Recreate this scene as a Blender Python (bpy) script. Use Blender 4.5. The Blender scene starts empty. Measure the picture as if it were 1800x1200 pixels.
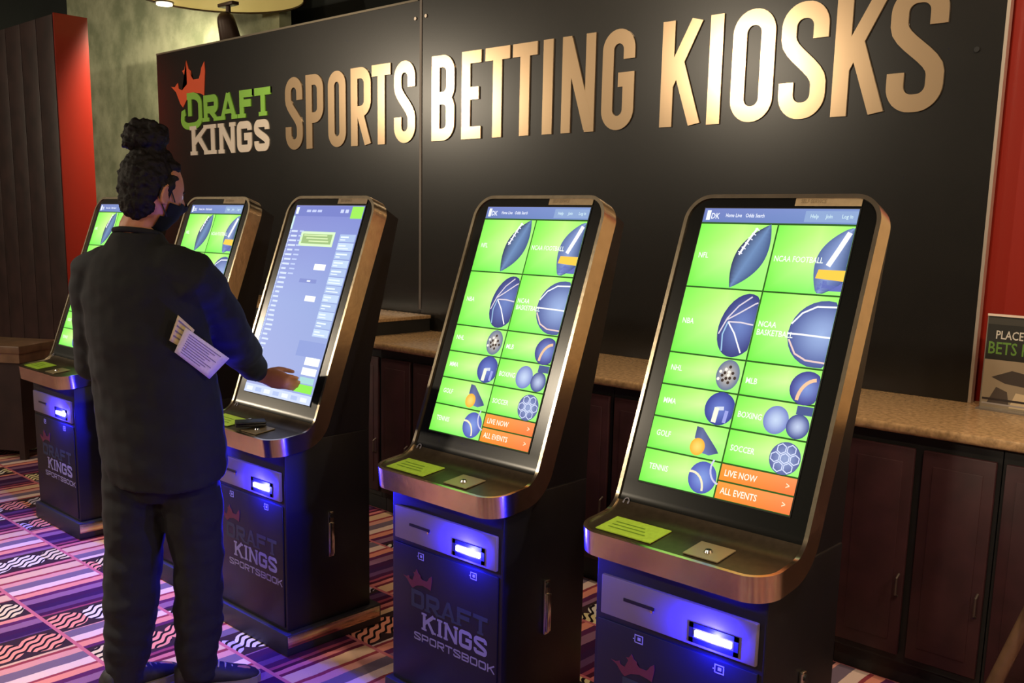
import bpy, bmesh, math, random
from mathutils import Vector, Matrix, noise
random.seed(4)
scene = bpy.context.scene
COL = scene.collection
R = math.radians

# ------------------------------------------------------------------ camera
def cam_axes(yaw, pitch, roll):
    F = Vector((-math.sin(yaw) * math.cos(pitch), math.cos(yaw) * math.cos(pitch), -math.sin(pitch)))
    R0 = Vector((math.cos(yaw), math.sin(yaw), 0)); D0 = F.cross(R0)
    return math.cos(roll) * R0 + math.sin(roll) * D0, -math.sin(roll) * R0 + math.cos(roll) * D0, F
RI, DN, FW = cam_axes(.7468, .1676, -.0199)
cd = bpy.data.cameras.new('camera'); cam = bpy.data.objects.new('camera', cd); COL.objects.link(cam)
cd.sensor_fit = 'HORIZONTAL'; cd.sensor_width = 36; cd.lens = 1692 / 1800 * 36; cd.shift_y = 75 / 1800
cd.clip_start = .05
m3 = Matrix((RI, -DN, -FW)).transposed()
cam.matrix_world = Matrix.Translation((0, 0, 1.6)) @ m3.to_4x4()
scene.camera = cam

# ------------------------------------------------------------------ world, lamps, exposure
scene.view_settings.view_transform = 'Standard'; scene.view_settings.look = 'None'
scene.view_settings.gamma = 1; scene.view_settings.exposure = 0
try: scene.view_settings.use_curve_mapping = False
except Exception: pass
w = bpy.data.worlds.new('world'); scene.world = w; w.use_nodes = True
w.node_tree.nodes['Background'].inputs[0].default_value = (.6, .55, .5, 1)
w.node_tree.nodes['Background'].inputs[1].default_value = .02

def spot(name, loc, target, energy, angle=100, blend=.6, radius=.08, color=(1, .78, .52)):
    l = bpy.data.lights.new(name, 'SPOT'); l.energy = energy; l.color = color
    l.spot_size = R(angle); l.spot_blend = blend; l.shadow_soft_size = radius
    o = bpy.data.objects.new(name, l); COL.objects.link(o); o.location = loc
    o.rotation_euler = (Vector(target) - Vector(loc)).to_track_quat('-Z', 'Y').to_euler()
    return o
CEIL = 4.25; LAMP = 3.45
# ceiling lamps of the hall: a row behind the camera's side, aisle and counter downlights
def bulb(name, loc, energy, radius=.13, color=(1, .84, .62)):
    l = bpy.data.lights.new(name, 'POINT'); l.energy = energy; l.color = color; l.shadow_soft_size = radius
    o = bpy.data.objects.new(name, l); COL.objects.link(o); o.location = loc; return o
for x, y, e in ((-10.75, -2.28, 400), (-5.75, -2.36, 260), (-.6, -2.4, 230)): bulb('hall_lamp', (x, y, LAMP - .07), e, .10)
bulb('side_fill', (1.7, 2.3, 3.2), 130, .08)  # added fill: brightens the tan walls that the kiosk bands reflect
spot('downlight_aisle', (-3.9, .55, LAMP - .03), (-3.95, .9, 0), 460, 60, .8, .07, (1, .86, .74))
spot('downlight_aisle', (.2, 1.2, LAMP - .03), (-.5, 2.4, 1.0), 150, 90, .7, .07)
for x in (-1.0, -3.1, -5.2): spot('downlight_counter', (x, 2.75, LAMP - .03), (x - .1, 3.8, 1.5), 75, 100, .8, .06)

# ------------------------------------------------------------------ helpers
def lin(c):
    f = lambda v: (v / 255 / 12.92) if v / 255 <= .04045 else ((v / 255 + .055) / 1.055) ** 2.4
    return (f(c[0]), f(c[1]), f(c[2]), 1)
MATS = {}
def mat(name, col, rough=.5, metal=0., spec=.5, emit=None, estr=0., noise_amt=0., noise_scale=40., bump=0., coat=0.):
    if name in MATS: return MATS[name]
    m = bpy.data.materials.new(name); m.use_nodes = True; nt = m.node_tree
    b = nt.nodes['Principled BSDF']; c = lin(col)
    b.inputs['Base Color'].default_value = c; b.inputs['Roughness'].default_value = rough
    b.inputs['Metallic'].default_value = metal; b.inputs['Specular IOR Level'].default_value = spec
    b.inputs['Coat Weight'].default_value = coat
    if emit: b.inputs['Emission Color'].default_value = lin(emit); b.inputs['Emission Strength'].default_value = estr
    if noise_amt or bump:
        tc = nt.nodes.new('ShaderNodeTexCoord'); n = nt.nodes.new('ShaderNodeTexNoise')
        n.inputs['Scale'].default_value = noise_scale; n.inputs['Detail'].default_value = 5
        nt.links.new(tc.outputs['Object'], n.inputs['Vector'])
        if noise_amt:
            mx = nt.nodes.new('ShaderNodeMix'); mx.data_type = 'RGBA'; mx.blend_type = 'MIX'
            mr = nt.nodes.new('ShaderNodeMapRange'); mr.inputs[1].default_value = .35; mr.inputs[2].default_value = .65
            nt.links.new(n.outputs[0], mr.inputs[0]); nt.links.new(mr.outputs[0], mx.inputs[0])
            mx.inputs[6].default_value = tuple(v * (1 - noise_amt) for v in c[:3]) + (1,)
            mx.inputs[7].default_value = tuple(min(1, v * (1 + noise_amt)) for v in c[:3]) + (1,)
            nt.links.new(mx.outputs[2], b.inputs['Base Color'])
        if bump:
            bp = nt.nodes.new('ShaderNodeBump'); bp.inputs['Strength'].default_value = bump; bp.inputs['Distance'].default_value = .01
            nt.links.new(n.outputs[0], bp.inputs['Height']); nt.links.new(bp.outputs[0], b.inputs['Normal'])
    MATS[name] = m; return m

def link(name, me, m=None, parent=None, smooth=False):
    o = bpy.data.objects.new(name, me); COL.objects.link(o)
    if m is not None and len(me.materials) == 0: me.materials.append(m)
    if parent is not None: o.parent = parent
    if smooth:
        for p in me.polygons: p.use_smooth = True
    return o
def from_bm(name, bm, m=None, parent=None, smooth=False):
    bmesh.ops.recalc_face_normals(bm, faces=bm.faces)
    me = bpy.data.meshes.new(name); bm.to_mesh(me); bm.free()
    return link(name, me, m, parent, smooth)
def auto_smooth(o, ang=35):
    me = o.data
    for p in me.polygons: p.use_smooth = True
    try: me.set_sharp_from_angle(angle=R(ang))
    except Exception: pass
    return o
def bx(bm, x0, x1, y0, y1, z0, z1, bev=0, seg=2, mtx=None):
    r = bmesh.ops.create_cube(bm, size=1); vs = r['verts']
    for v in vs:
        v.co = Vector(((x0 + x1) / 2 + v.co.x * (x1 - x0), (y0 + y1) / 2 + v.co.y * (y1 - y0), (z0 + z1) / 2 + v.co.z * (z1 - z0)))
    if bev:
        es = list({e for v in vs for e in v.link_edges})
        r2 = bmesh.ops.bevel(bm, geom=es, offset=bev, segments=seg, affect='EDGES', profile=.5)
        vs = list({v for f in r2['faces'] for v in f.verts} | {v for v in vs if v.is_valid})
    if mtx is not None:
        for v in vs: v.co = mtx @ v.co
    return vs
def box(name, x0, x1, y0, y1, z0, z1, m, parent=None, bev=0, seg=2):
    bm = bmesh.new(); bx(bm, x0, x1, y0, y1, z0, z1, bev, seg)
    o = from_bm(name, bm, m, parent)
    if bev: auto_smooth(o)
    return o
def tag(o, label, cat, group=None, kind=None):
    o['label'] = label; o['category'] = cat
    if group: o['group'] = group
    if kind: o['kind'] = kind
    return o
def struct(o, label=None):
    o['kind'] = 'structure'
    if label: o['label'] = label
    return o
def empty(name, loc=(0, 0, 0), rz=0):
    o = bpy.data.objects.new(name, None); COL.objects.link(o); o.location = loc; o.rotation_euler = (0, 0, rz)
    o.empty_display_size = .1
    return o
def extrude_poly(bm, pts, d0, d1, fn):
    """pts 2D polygon; fn(a,b,d)->3D; solid between depth d0 and d1"""
    f = [bm.verts.new(fn(a, b, d0)) for a, b in pts]; g = [bm.verts.new(fn(a, b, d1)) for a, b in pts]
    n = len(pts)
    bm.faces.new(f); bm.faces.new(list(reversed(g)))
    for i in range(n): bm.faces.new((f[i], g[i], g[(i + 1) % n], f[(i + 1) % n]))
def tube(bm, pts, rad, seg=10, caps=True, ell=None):
    """tapered tube along pts; ell=(axis Vector, ratio): squash along the axis"""
    pts = [Vector(p) for p in pts]; n = len(pts)
    if isinstance(rad, (int, float)): rad = [rad] * n
    P, Rr = list(pts), list(rad)
    if caps:
        d0 = (pts[0] - pts[1]).normalized(); d1 = (pts[-1] - pts[-2]).normalized()
        pre = [(pts[0] + d0 * rad[0] * math.sin(a), rad[0] * math.cos(a)) for a in (1.35, .95, .5)]
        post = [(pts[-1] + d1 * rad[-1] * math.sin(a), rad[-1] * math.cos(a)) for a in (.5, .95, 1.35)]
        P = [p for p, _ in pre] + P + [p for p, _ in post]; Rr = [r for _, r in pre] + Rr + [r for _, r in post]
    rings = []; up = None
    for i, p in enumerate(P):
        t = (P[min(i + 1, len(P) - 1)] - P[max(i - 1, 0)]).normalized()
        if up is None:
            up = Vector((0, 0, 1)) if abs(t.z) < .9 else Vector((1, 0, 0))
        s = t.cross(up)
        if s.length < 1e-4: s = t.cross(Vector((0, 1, 0)))
        s.normalize(); up = s.cross(t).normalized()
        ring = []
        for k in range(seg):
            a = 2 * math.pi * k / seg
            off = (s * math.cos(a) + up * math.sin(a)) * Rr[i]
            if ell: off -= ell[0] * (off.dot(ell[0])) * (1 - ell[1])
            ring.append(bm.verts.new(p + off))
        rings.append(ring)
    for a, b in zip(rings, rings[1:]):
        for k in range(seg): bm.faces.new((a[k], a[(k + 1) % seg], b[(k + 1) % seg], b[k]))
    bm.faces.new(list(reversed(rings[0]))); bm.faces.new(rings[-1])
def cyl(bm, c, r, h, seg=20, axis='Z', r2=None):
    r2 = r if r2 is None else r2
    rings = []
    for rr, d in ((r, 0), (r2, h)):
        ring = []
        for k in range(seg):
            a = 2 * math.pi * k / seg; x, y = rr * math.cos(a), rr * math.sin(a)
            p = {'Z': (x, y, d), 'Y': (x, d, y), 'X': (d, x, y)}[axis]
            ring.append(bm.verts.new(Vector(c) + Vector(p)))
        rings.append(ring)
    for k in range(seg): bm.faces.new((rings[0][k], rings[0][(k + 1) % seg], rings[1][(k + 1) % seg], rings[1][k]))
    bm.faces.new(list(reversed(rings[0]))); bm.faces.new(rings[1])
def ellipsoid(bm, c, r, mtx=None, u=20, v=14):
    res = bmesh.ops.create_uvsphere(bm, u_segments=u, v_segments=v, radius=1)
    for q in res['verts']:
        p = Vector((q.co.x * r[0], q.co.y * r[1], q.co.z * r[2]))
        if mtx is not None: p = mtx @ p
        q.co = Vector(c) + p
    return res['verts']

# ------------------------------------------------------------------ materials
M_black = mat('sign_black', (24, 22, 20), .27, spec=.5, noise_amt=.12, noise_scale=3)
M_gold = mat('letter_gold', (214, 184, 148), .21, metal=.72)
M_white = mat('letter_white', (232, 222, 208), .4)
M_green = mat('logo_green', (140, 205, 70), .4)
M_orange = mat('logo_orange', (235, 90, 40), .4)
M_alu = mat('aluminium_trim', (200, 185, 170), .35, metal=.7)
M_bronze = mat('brushed_bronze', (218, 202, 176), .22, metal=1., noise_amt=.06, noise_scale=25, bump=.05)
M_glass = mat('bezel_black_glass', (12, 13, 12), .22, spec=.5)
M_tray = mat('tray_brown_metal', (92, 80, 66), .36, metal=.8, noise_amt=.1, noise_scale=60)
M_body = mat('kiosk_black_steel', (13, 13, 20), .42, spec=.45, noise_amt=.15, noise_scale=8)
M_foot = mat('kiosk_foot_dark', (34, 34, 42), .5)
M_panel = mat('reader_panel_grey', (116, 106, 122), .4)
M_slot = mat('slot_dark', (14, 14, 18), .5)
M_led = mat('led_strip', (200, 205, 255), .4, emit=(205, 212, 255), estr=9)
M_placard = mat('placard_green', (172, 205, 66), .5, noise_amt=.08, noise_scale=90)
M_placard_ink = mat('placard_ink', (112, 146, 38), .5)
M_sticker = mat('sticker_beige', (158, 138, 106), .5, noise_amt=.08, noise_scale=70)
M_sticker_ink = mat('sticker_ink', (128, 108, 78), .5)
M_plate = mat('plate_tan', (176, 156, 120), .35, metal=.5)
M_chrome = mat('chrome', (215, 212, 205), .18, metal=1)
M_icon = mat('icon_print', (150, 150, 168), .5)
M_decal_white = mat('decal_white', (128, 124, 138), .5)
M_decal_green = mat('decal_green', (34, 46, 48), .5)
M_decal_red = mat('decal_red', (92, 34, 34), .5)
M_granite = mat('counter_granite', (168, 136, 98), .24, noise_amt=.26, noise_scale=60)
M_cab = mat('cabinet_black', (22, 22, 22), .55, noise_amt=.1, noise_scale=10)
M_door = mat('cabinet_door_wine', (56, 28, 32), .5, noise_amt=.22, noise_scale=9)
M_red = mat('red_gloss_panel', (140, 34, 22), .32, spec=.5, coat=.2)
M_wood = mat('dark_wood', (44, 28, 26), .5, noise_amt=.3, noise_scale=6)
M_ledge = mat('brown_wood_top', (120, 92, 70), .4, noise_amt=.2, noise_scale=12)
M_dark = mat('dark_wall_paint', (30, 36, 34), .8)
M_ceil = mat('ceiling_paint', (72, 70, 62), .9)
M_cream = mat('cream_shade', (214, 196, 130), .6, emit=(205, 178, 100), estr=.5)
M_lampglow = mat('lamp_glow', (255, 245, 220), .5, emit=(255, 244, 215), estr=8)
M_brownmetal = mat('spotlight_brown', (62, 44, 32), .45, metal=.3)
M_skin = mat('skin', (176, 118, 84), .5, noise_amt=.06, noise_scale=30)
M_hair = mat('hair', (14, 9, 7), .7, spec=.25, noise_amt=.4, noise_scale=60, bump=.5)
M_sweat = mat('sweatshirt_charcoal', (10, 11, 15), .9, noise_amt=.2, noise_scale=14, bump=.25)
M_trouser = mat('trousers_black', (9, 10, 14), .9, noise_amt=.2, noise_scale=16, bump=.2)
M_mask = mat('mask_black', (20, 22, 24), .8)
M_shoe = mat('shoe_dark', (30, 28, 30), .7, noise_amt=.3, noise_scale=50)
M_sole = mat('shoe_sole', (120, 110, 100), .7)
M_lace = mat('shoe_lace', (170, 160, 150), .8)
M_paper = mat('slip_paper', (206, 196, 196), .8, noise_amt=.05, noise_scale=120)
M_paper2 = mat('slip_paper_cream', (205, 188, 140), .8, noise_amt=.05, noise_scale=120)
M_ink = mat('slip_ink', (120, 110, 118), .8)
M_leather = mat('black_leather', (22, 20, 22), .5, bump=.2, noise_scale=120)
M_eye = mat('eye_white', (220, 215, 205), .3)
M_iris = mat('eye_iris', (40, 25, 18), .3)

def green_wall_mat():
    m = bpy.data.materials.new('green_plaster'); m.use_nodes = True; nt = m.node_tree; b = nt.nodes['Principled BSDF']
    tc = nt.nodes.new('ShaderNodeTexCoord')
    n1 = nt.nodes.new('ShaderNodeTexNoise'); n1.inputs['Scale'].default_value = 3.2; n1.inputs['Detail'].default_value = 7; n1.inputs['Roughness'].default_value = .62
    nt.links.new(tc.outputs['Object'], n1.inputs['Vector'])
    cr = nt.nodes.new('ShaderNodeValToRGB'); e = cr.color_ramp.elements
    e[0].position = .36; e[0].color = lin((120, 128, 100)); e[1].position = .66; e[1].color = lin((168, 172, 142))
    nt.links.new(n1.outputs[0], cr.inputs[0]); nt.links.new(cr.outputs[0], b.inputs['Base Color'])
    b.inputs['Roughness'].default_value = .75
    bp = nt.nodes.new('ShaderNodeBump'); bp.inputs['Strength'].default_value = .4; bp.inputs['Distance'].default_value = .02
    nt.links.new(n1.outputs[0], bp.inputs['Height']); nt.links.new(bp.outputs[0], b.inputs['Normal'])
    return m
def carpet_mat():
    m = bpy.data.materials.new('patterned_carpet'); m.use_nodes = True; nt = m.node_tree; N = nt.nodes; L = nt.links
    b = N['Principled BSDF']; b.inputs['Roughness'].default_value = .95; b.inputs['Specular IOR Level'].default_value = .1
    tc = N.new('ShaderNodeTexCoord'); sp = N.new('ShaderNodeSeparateXYZ')
    nz = N.new('ShaderNodeTexNoise'); nz.inputs['Scale'].default_value = 14; L.new(tc.outputs['Object'], nz.inputs['Vector'])
    L.new(tc.outputs['Object'], sp.inputs[0]); X, Y = sp.outputs[0], sp.outputs[1]
    def math_(op, a, b_=None, c=None):
        n = N.new('ShaderNodeMath'); n.operation = op
        for i, v in enumerate((a, b_, c)):
            if v is None: continue
            if isinstance(v, (int, float)): n.inputs[i].default_value = v
            else: L.new(v, n.inputs[i])
        return n.outputs[0]
    def mix(f, a, b_):
        n = N.new('ShaderNodeMix'); n.data_type = 'RGBA'
        L.new(f, n.inputs[0])
        for k, v in ((6, a), (7, b_)):
            if isinstance(v, tuple): n.inputs[k].default_value = v
            else: L.new(v, n.inputs[k])
        return n.outputs[2]
    PY = .385
    yy = math_('ADD', Y, -1.39 + 20 * PY); row = math_('FLOOR', math_('DIVIDE', yy, PY)); fy = math_('FRACT', math_('DIVIDE', yy, PY))
    wob = math_('MULTIPLY', math_('SUBTRACT', nz.outputs[0], .5), .012)
    xs = math_('ADD', math_('ADD', X, math_('MULTIPLY', row, .21)), wob)
    ux = math_('FRACT', math_('DIVIDE', math_('ADD', xs, 40.06), .62))
    cr = N.new('ShaderNodeValToRGB'); cr.color_ramp.interpolation = 'CONSTANT'
    stops = [(0, (58, 30, 74)), (.06, (96, 62, 104)), (.12, (70, 28, 66)), (.17, (148, 66, 92)), (.2, (74, 26, 50)), (.235, (206, 120, 122)), (.28, (112, 40, 62)),
             (.31, (218, 178, 146)), (.42, (150, 60, 70)), (.45, (214, 150, 140)), (.52, (118, 100, 118)), (.62, (226, 196, 186)), (.70, (150, 62, 74)),
             (.73, (224, 142, 124)), (.80, (92, 40, 84)), (.85, (140, 98, 128)), (.93, (64, 28, 70))]
    el = cr.color_ramp.elements
    el[0].position = 0; el[0].color = lin(stops[0][1]); el[1].position = stops[1][0]; el[1].color = lin(stops[1][1])
    for p, c in stops[2:]:
        e = el.new(p); e.color = lin(c)
    L.new(ux, cr.inputs[0])
    col = cr.outputs[0]
    # ruffled ribbon motif: blobs of tilted wavy stripes on black, in rows along the stripes
    by = math_('DIVIDE', yy, .148); cell = math_('FLOOR', by); fb = math_('SUBTRACT', math_('FRACT', by), .5)
    px = .40
    bxn = math_('DIVIDE', math_('ADD', math_('ADD', X, 40.0), math_('MULTIPLY', row, .137)), px); colr = math_('FLOOR', bxn); fx = math_('SUBTRACT', math_('FRACT', bxn), .5)
    dx = math_('MULTIPLY', fx, px / .088); dy = math_('MULTIPLY', fb, .148 / .085)
    d2 = math_('ADD', math_('MULTIPLY', dx, dx), math_('MULTIPLY', dy, dy))
    m_ribbon = math_('LESS_THAN', math_('ABSOLUTE', dx), 1.12)
    m_blob = math_('LESS_THAN', math_('ADD', d2, math_('MULTIPLY', wob, 14)), .86)
    wn = N.new('ShaderNodeTexWhiteNoise'); wn.noise_dimensions = '3D'; cmb = N.new('ShaderNodeCombineXYZ')
    L.new(row, cmb.inputs[0]); L.new(cell, cmb.inputs[1]); L.new(colr, cmb.inputs[2]); L.new(cmb.outputs[0], wn.inputs[0])
    keep = math_('LESS_THAN', math_('FRACT', math_('MULTIPLY', math_('ADD', math_('MULTIPLY', row, .37), math_('MULTIPLY', colr, .61)), 1.0)), .62)
    cb = N.new('ShaderNodeValToRGB'); cb.color_ramp.interpolation = 'CONSTANT'; e = cb.color_ramp.elements
    e[0].position = 0; e[0].color = lin((226, 216, 206)); e[1].position = .42; e[1].color = lin((232, 150, 126))
    q = e.new(.66); q.color = lin((226, 208, 160)); q = e.new(.84); q.color = lin((190, 178, 200))
    L.new(wn.outputs[0], cb.inputs[0])
    ph = math_('ADD', math_('MULTIPLY', X, 165), math_('MULTIPLY', Y, 120))
    ph = math_('ADD', ph, math_('MULTIPLY', math_('SINE', math_('MULTIPLY', Y, 95)), 1.3))
    st = math_('GREATER_THAN', math_('SINE', ph), -.35)
    motif = mix(st, lin((30, 22, 26)), cb.outputs[0])
    ribbon = mix(m_blob, lin((58, 40, 46)), motif)
    col = mix(math_('MULTIPLY', m_ribbon, keep), col, ribbon)
    line = math_('LESS_THAN', math_('ABSOLUTE', math_('SUBTRACT', fy, .02)), .02)
    col = mix(line, col, lin((196, 108, 118)))
    L.new(col, b.inputs['Base Color'])
    n2 = N.new('ShaderNodeTexNoise'); n2.inputs['Scale'].default_value = 400; L.new(tc.outputs['Object'], n2.inputs['Vector'])
    bp = N.new('ShaderNodeBump'); bp.inputs['Strength'].default_value = .5; bp.inputs['Distance'].default_value = .004
    L.new(n2.outputs[0], bp.inputs['Height']); L.new(bp.outputs[0], b.inputs['Normal'])
    return m
def screen_mat(name, strength):
    m = bpy.data.materials.new(name); m.use_nodes = True; nt = m.node_tree; b = nt.nodes['Principled BSDF']
    at = nt.nodes.new('ShaderNodeAttribute'); at.attribute_name = 'Col'
    b.inputs['Base Color'].default_value = (.01, .01, .01, 1); b.inputs['Roughness'].default_value = .5; b.inputs['Specular IOR Level'].default_value = .15
    nt.links.new(at.outputs['Color'], b.inputs['Emission Color']); b.inputs['Emission Strength'].default_value = strength
    return m
M_screen = screen_mat('lit_screen', 1.22)
M_print = bpy.data.materials.new('colour_print'); M_print.use_nodes = True
_a = M_print.node_tree.nodes.new('ShaderNodeAttribute'); _a.attribute_name = 'Col'
M_print.node_tree.links.new(_a.outputs['Color'], M_print.node_tree.nodes['Principled BSDF'].inputs['Base Color'])

# ------------------------------------------------------------------ the room
XL, XR, YF, YB = -13.2, 3.2, -4.4, 5.2
o = struct(box('floor', XL, XR, YF, YB, -.06, 0, carpet_mat()))
o = struct(box('ceiling', XL, XR, YF, YB, CEIL, CEIL + .1, M_ceil))
struct(box('wall_back', XL, XR, YB, YB + .1, 0, CEIL, M_dark))
struct(box('wall_left', XL - .1, XL, YF, YB, 0, CEIL, M_dark))
struct(box('wall_right', XR, XR + .1, YF, YB, 0, CEIL, mat('tan_wall', (196, 172, 138), .8)))
struct(box('wall_front', XL, XR, YF - .1, YF, 0, CEIL, M_dark))
struct(box('wall_green', -11.45, -7.28, 4.88, 5.0, 0, CEIL, green_wall_mat()))
# red panelled wall right of the sign
struct(box('wall_beige_added', -.85, XR, 3.95, 4.05, 0, CEIL, mat('tan_wall', (196, 172, 138), .8)))  # unseen tan stretch, added so the kiosk bands reflect a warm tone
struct(box('wall_red', -1.3, -.85, 3.95, 4.05, 0, CEIL, M_red))

# red sided column at far left
t = empty('wall_column', (-9.1, 3.52, 0))
box('core', -1.1, .885, -.13, .13, 0, 3.16, M_wood, t)
box('red_side_panel', .885, .9, -.135, .135, 0, 3.17, M_red, t)
for i in range(6):
    x0 = -1.1 + i * .332
    box('front_plank', x0, x0 + .322, -.142, -.13, .05, 3.16, M_wood, t, .004)
tag(t, 'dark wood fronted column with a glossy red side at far left', 'column')

# round lit ceiling shade above the sign
t = empty('round_ceiling_shade', (-7.1, 4.2, 3.3))
bm = bmesh.new(); cyl(bm, (0, 0, 0), .66, .08, 48); auto_smooth(from_bm('shade', bm, M_cream, t))
bm = bmesh.new()
n = 48
ri = [[bm.verts.new((rr * math.cos(2 * math.pi * k / n), rr * math.sin(2 * math.pi * k / n), z)) for k in range(n)] for rr, z in ((.655, -.012), (.675, -.012), (.675, .02), (.655, .02))]
for a in range(4):
    for k in range(n): bm.faces.new((ri[a][k], ri[a][(k + 1) % n], ri[(a + 1) % 4][(k + 1) % n], ri[(a + 1) % 4][k]))
auto_smooth(from_bm('rim', bm, M_brownmetal, t))
bm = bmesh.new(); cyl(bm, (0, 0, .08), .04, CEIL - 3.38, 16); from_bm('stem', bm, M_brownmetal, t)
tag(t, 'round cream ceiling shade glowing above the left end of the sign', 'ceiling lamp')
# small bright downlight beside it
t = empty('ceiling_downlight', (-7.70, 4.07, LAMP))
bm = bmesh.new(); cyl(bm, (0, 0, -.16), .075, .16, 24, r2=.06); auto_smooth(from_bm('housing', bm, M_brownmetal, t))
bm = bmesh.new(); cyl(bm, (0, 0, -.175), .062, .012, 24); from_bm('lens', bm, M_lampglow, t)
bm = bmesh.new(); cyl(bm, (0, 0, 0), .012, CEIL - LAMP, 10); from_bm('drop_rod', bm, M_brownmetal, t)
tag(t, 'small bright downlight at top edge left of the round shade', 'ceiling lamp')
spot('downlight_lamp', (-7.70, 4.07, LAMP - .19), (-9.1, 4.7, 2.0), 440, 125, .6, .06, (1, .86, .6))

# ------------------------------------------------------------------ stroke lettering
def arc(cx, cy, rx, ry, a0, a1, n=8):
    return [(cx + rx * math.cos(R(a0 + (a1 - a0) * i / n)), cy + ry * math.sin(R(a0 + (a1 - a0) * i / n))) for i in range(n + 1)]
def ribbon(pts, t, closed=False):
    q = [pts[0]]
    for p in pts[1:]:
        if math.hypot(p[0] - q[-1][0], p[1] - q[-1][1]) > 1e-5: q.append(p)
    if closed and math.hypot(q[0][0] - q[-1][0], q[0][1] - q[-1][1]) < 1e-5: q.pop()
    pts = q
    n = len(pts); Lp, Rp = [], []
    for i in range(n):
        p = Vector(pts[i])
        if closed: a, b_ = Vector(pts[i - 1]), Vector(pts[(i + 1) % n])
        else: a, b_ = Vector(pts[max(i - 1, 0)]), Vector(pts[min(i + 1, n - 1)])
        d1 = (p - a).normalized() if (p - a).length > 1e-9 else None
        d2 = (b_ - p).normalized() if (b_ - p).length > 1e-9 else None
        d1 = d1 or d2; d2 = d2 or d1
        n1 = Vector((-d1.y, d1.x)); n2 = Vector((-d2.y, d2.x)); nn = (n1 + n2)
        nn = nn.normalized() if nn.length > 1e-6 else n1
        k = min(1 / max(nn.dot(n1), .35), 2.2)
        Lp.append(p + nn * t / 2 * k); Rp.append(p - nn * t / 2 * k)
    return Lp, Rp, closed
def strokes(ch, w, t, slab=False):
    """list of (points, closed, thickness) for a condensed capital of height 1, width w"""
    h = t / 2; r = min((w - t) / 2, .14)
    S = []
    def rr(x0, x1, y0, y1): return (arc(x1 - r, y1 - r, r, r, 0, 90) + arc(x0 + r, y1 - r, r, r, 90, 180) + arc(x0 + r, y0 + r, r, r, 180, 270) + arc(x1 - r, y0 + r, r, r, 270, 360))
    if ch == 'I': S.append(([(w / 2, 0), (w / 2, 1)], False, t))
    elif ch == 'O': S.append((rr(h, w - h, h, 1 - h), True, t))
    elif ch == 'S':
        S.append(([(w - h, .68), (w - h, 1 - h - r)] + arc(w - h - r, 1 - h - r, r, r, 0, 90)[1:] + arc(h + r, 1 - h - r, r, r, 90, 180) +
                  [(h + (w - t) * (k / 8) ** 2 * (3 - 2 * k / 8), .70 - .40 * k / 8) for k in range(9)] +
                  arc(w - h - r, h + r, r, r, 0, -90) + arc(h + r, h + r, r, r, 270, 180) + [(h, .32)], False, t))
    elif ch in 'PRBD':
        y0 = {'P': .42, 'R': .44, 'B': .5, 'D': h}[ch]
        S.append(([(h, 0), (h, 1)], False, t))
        S.append(([(h, 1 - h), (w - h - r, 1 - h)] + arc(w - h - r, 1 - h - r, r, r, 90, 0)[1:] + arc(w - h - r, y0 + r, r, r, 0, -90) + [(h, y0)], False, t))
        if ch == 'B': S.append(([(h, .5), (w - h - r, .5)] + arc(w - h - r, .5 - r, r, r, 90, 0)[1:] + arc(w - h - r, h + r, r, r, 0, -90) + [(h, h)], False, t))
        if ch == 'R': S.append(([(w * .42, .46), (w - h * .9, 0)], False, t * .95))
    elif ch == 'T': S += [([(w / 2, 0), (w / 2, 1)], False, t), ([(0, 1 - h), (w, 1 - h)], False, t)]
    elif ch in 'EF':
        S += [([(h, 0), (h, 1)], False, t), ([(0, 1 - h), (w, 1 - h)], False, t), ([(0, .52), (w * .88, .52)], False, t)]
        if ch == 'E': S.append(([(0, h), (w, h)], False, t))
    elif ch == 'N': S += [([(h * .9, 0), (h * .9, 1)], False, t * .9), ([(w - h * .9, 0), (w - h * .9, 1)], False, t * .9), ([(h, .96), (w - h, .04)], False, t * .95)]
    elif ch == 'G':
        S.append(([(w - h, .70), (w - h, 1 - h - r)] + arc(w - h - r, 1 - h - r, r, r, 0, 90)[1:] + arc(h + r, 1 - h - r, r, r, 90, 180) + arc(h + r, h + r, r, r, 180, 270) + arc(w - h - r, h + r, r, r, 270, 360) + [(w - h, .50), (w * .5, .50)], False, t))
    elif ch == 'K': S += [([(h, 0), (h, 1)], False, t), ([(h * 1.1, .40), (w - h * .9, 1)], False, t * .95), ([(w * .42, .60), (w - h * .8, 0)], False, t * .95)]
    elif ch == 'A': S += [([(h * .8, 0), (w / 2, .985)], False, t * .85), ([(w / 2, .985), (w - h * .8, 0)], False, t * .95), ([(w * .25, .30), (w * .75, .30)], False, t * .6)]
    if slab:
        s = t * .55
        def serif(x, y, half): S.append(([(x - half, y), (x + half, y)], False, s))
        b0, b1 = s / 2, 1 - s / 2; q = t * .95
        if ch in 'IK': serif(w / 2 if ch == 'I' else h, b0, q); serif(w / 2 if ch == 'I' else h, b1, q)
        if ch == 'K': serif(w - h * .8, b0, q * .9); serif(w - h * .9, b1, q * .8)
        if ch in 'R': serif(h, b0, q); serif(w - h * .8, b0, q * .8)
        if ch == 'A': serif(h * .8, b0, q * .8); serif(w - h * .8, b0, q * .8)
        if ch == 'F': serif(h, b0, q); S.append(([(w - s / 2, 1), (w - s / 2, .78)], False, s))
        if ch == 'T': serif(w / 2, b0, q); S.append(([(s / 2, 1), (s / 2, .78)], False, s)); S.append(([(w - s / 2, 1), (w - s / 2, .78)], False, s))
        if ch == 'N': serif(h * .9, b0, q * .8); serif(h * .9, b1, q * .8); serif(w - h * .9, b1, q * .8)
    return S
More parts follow.
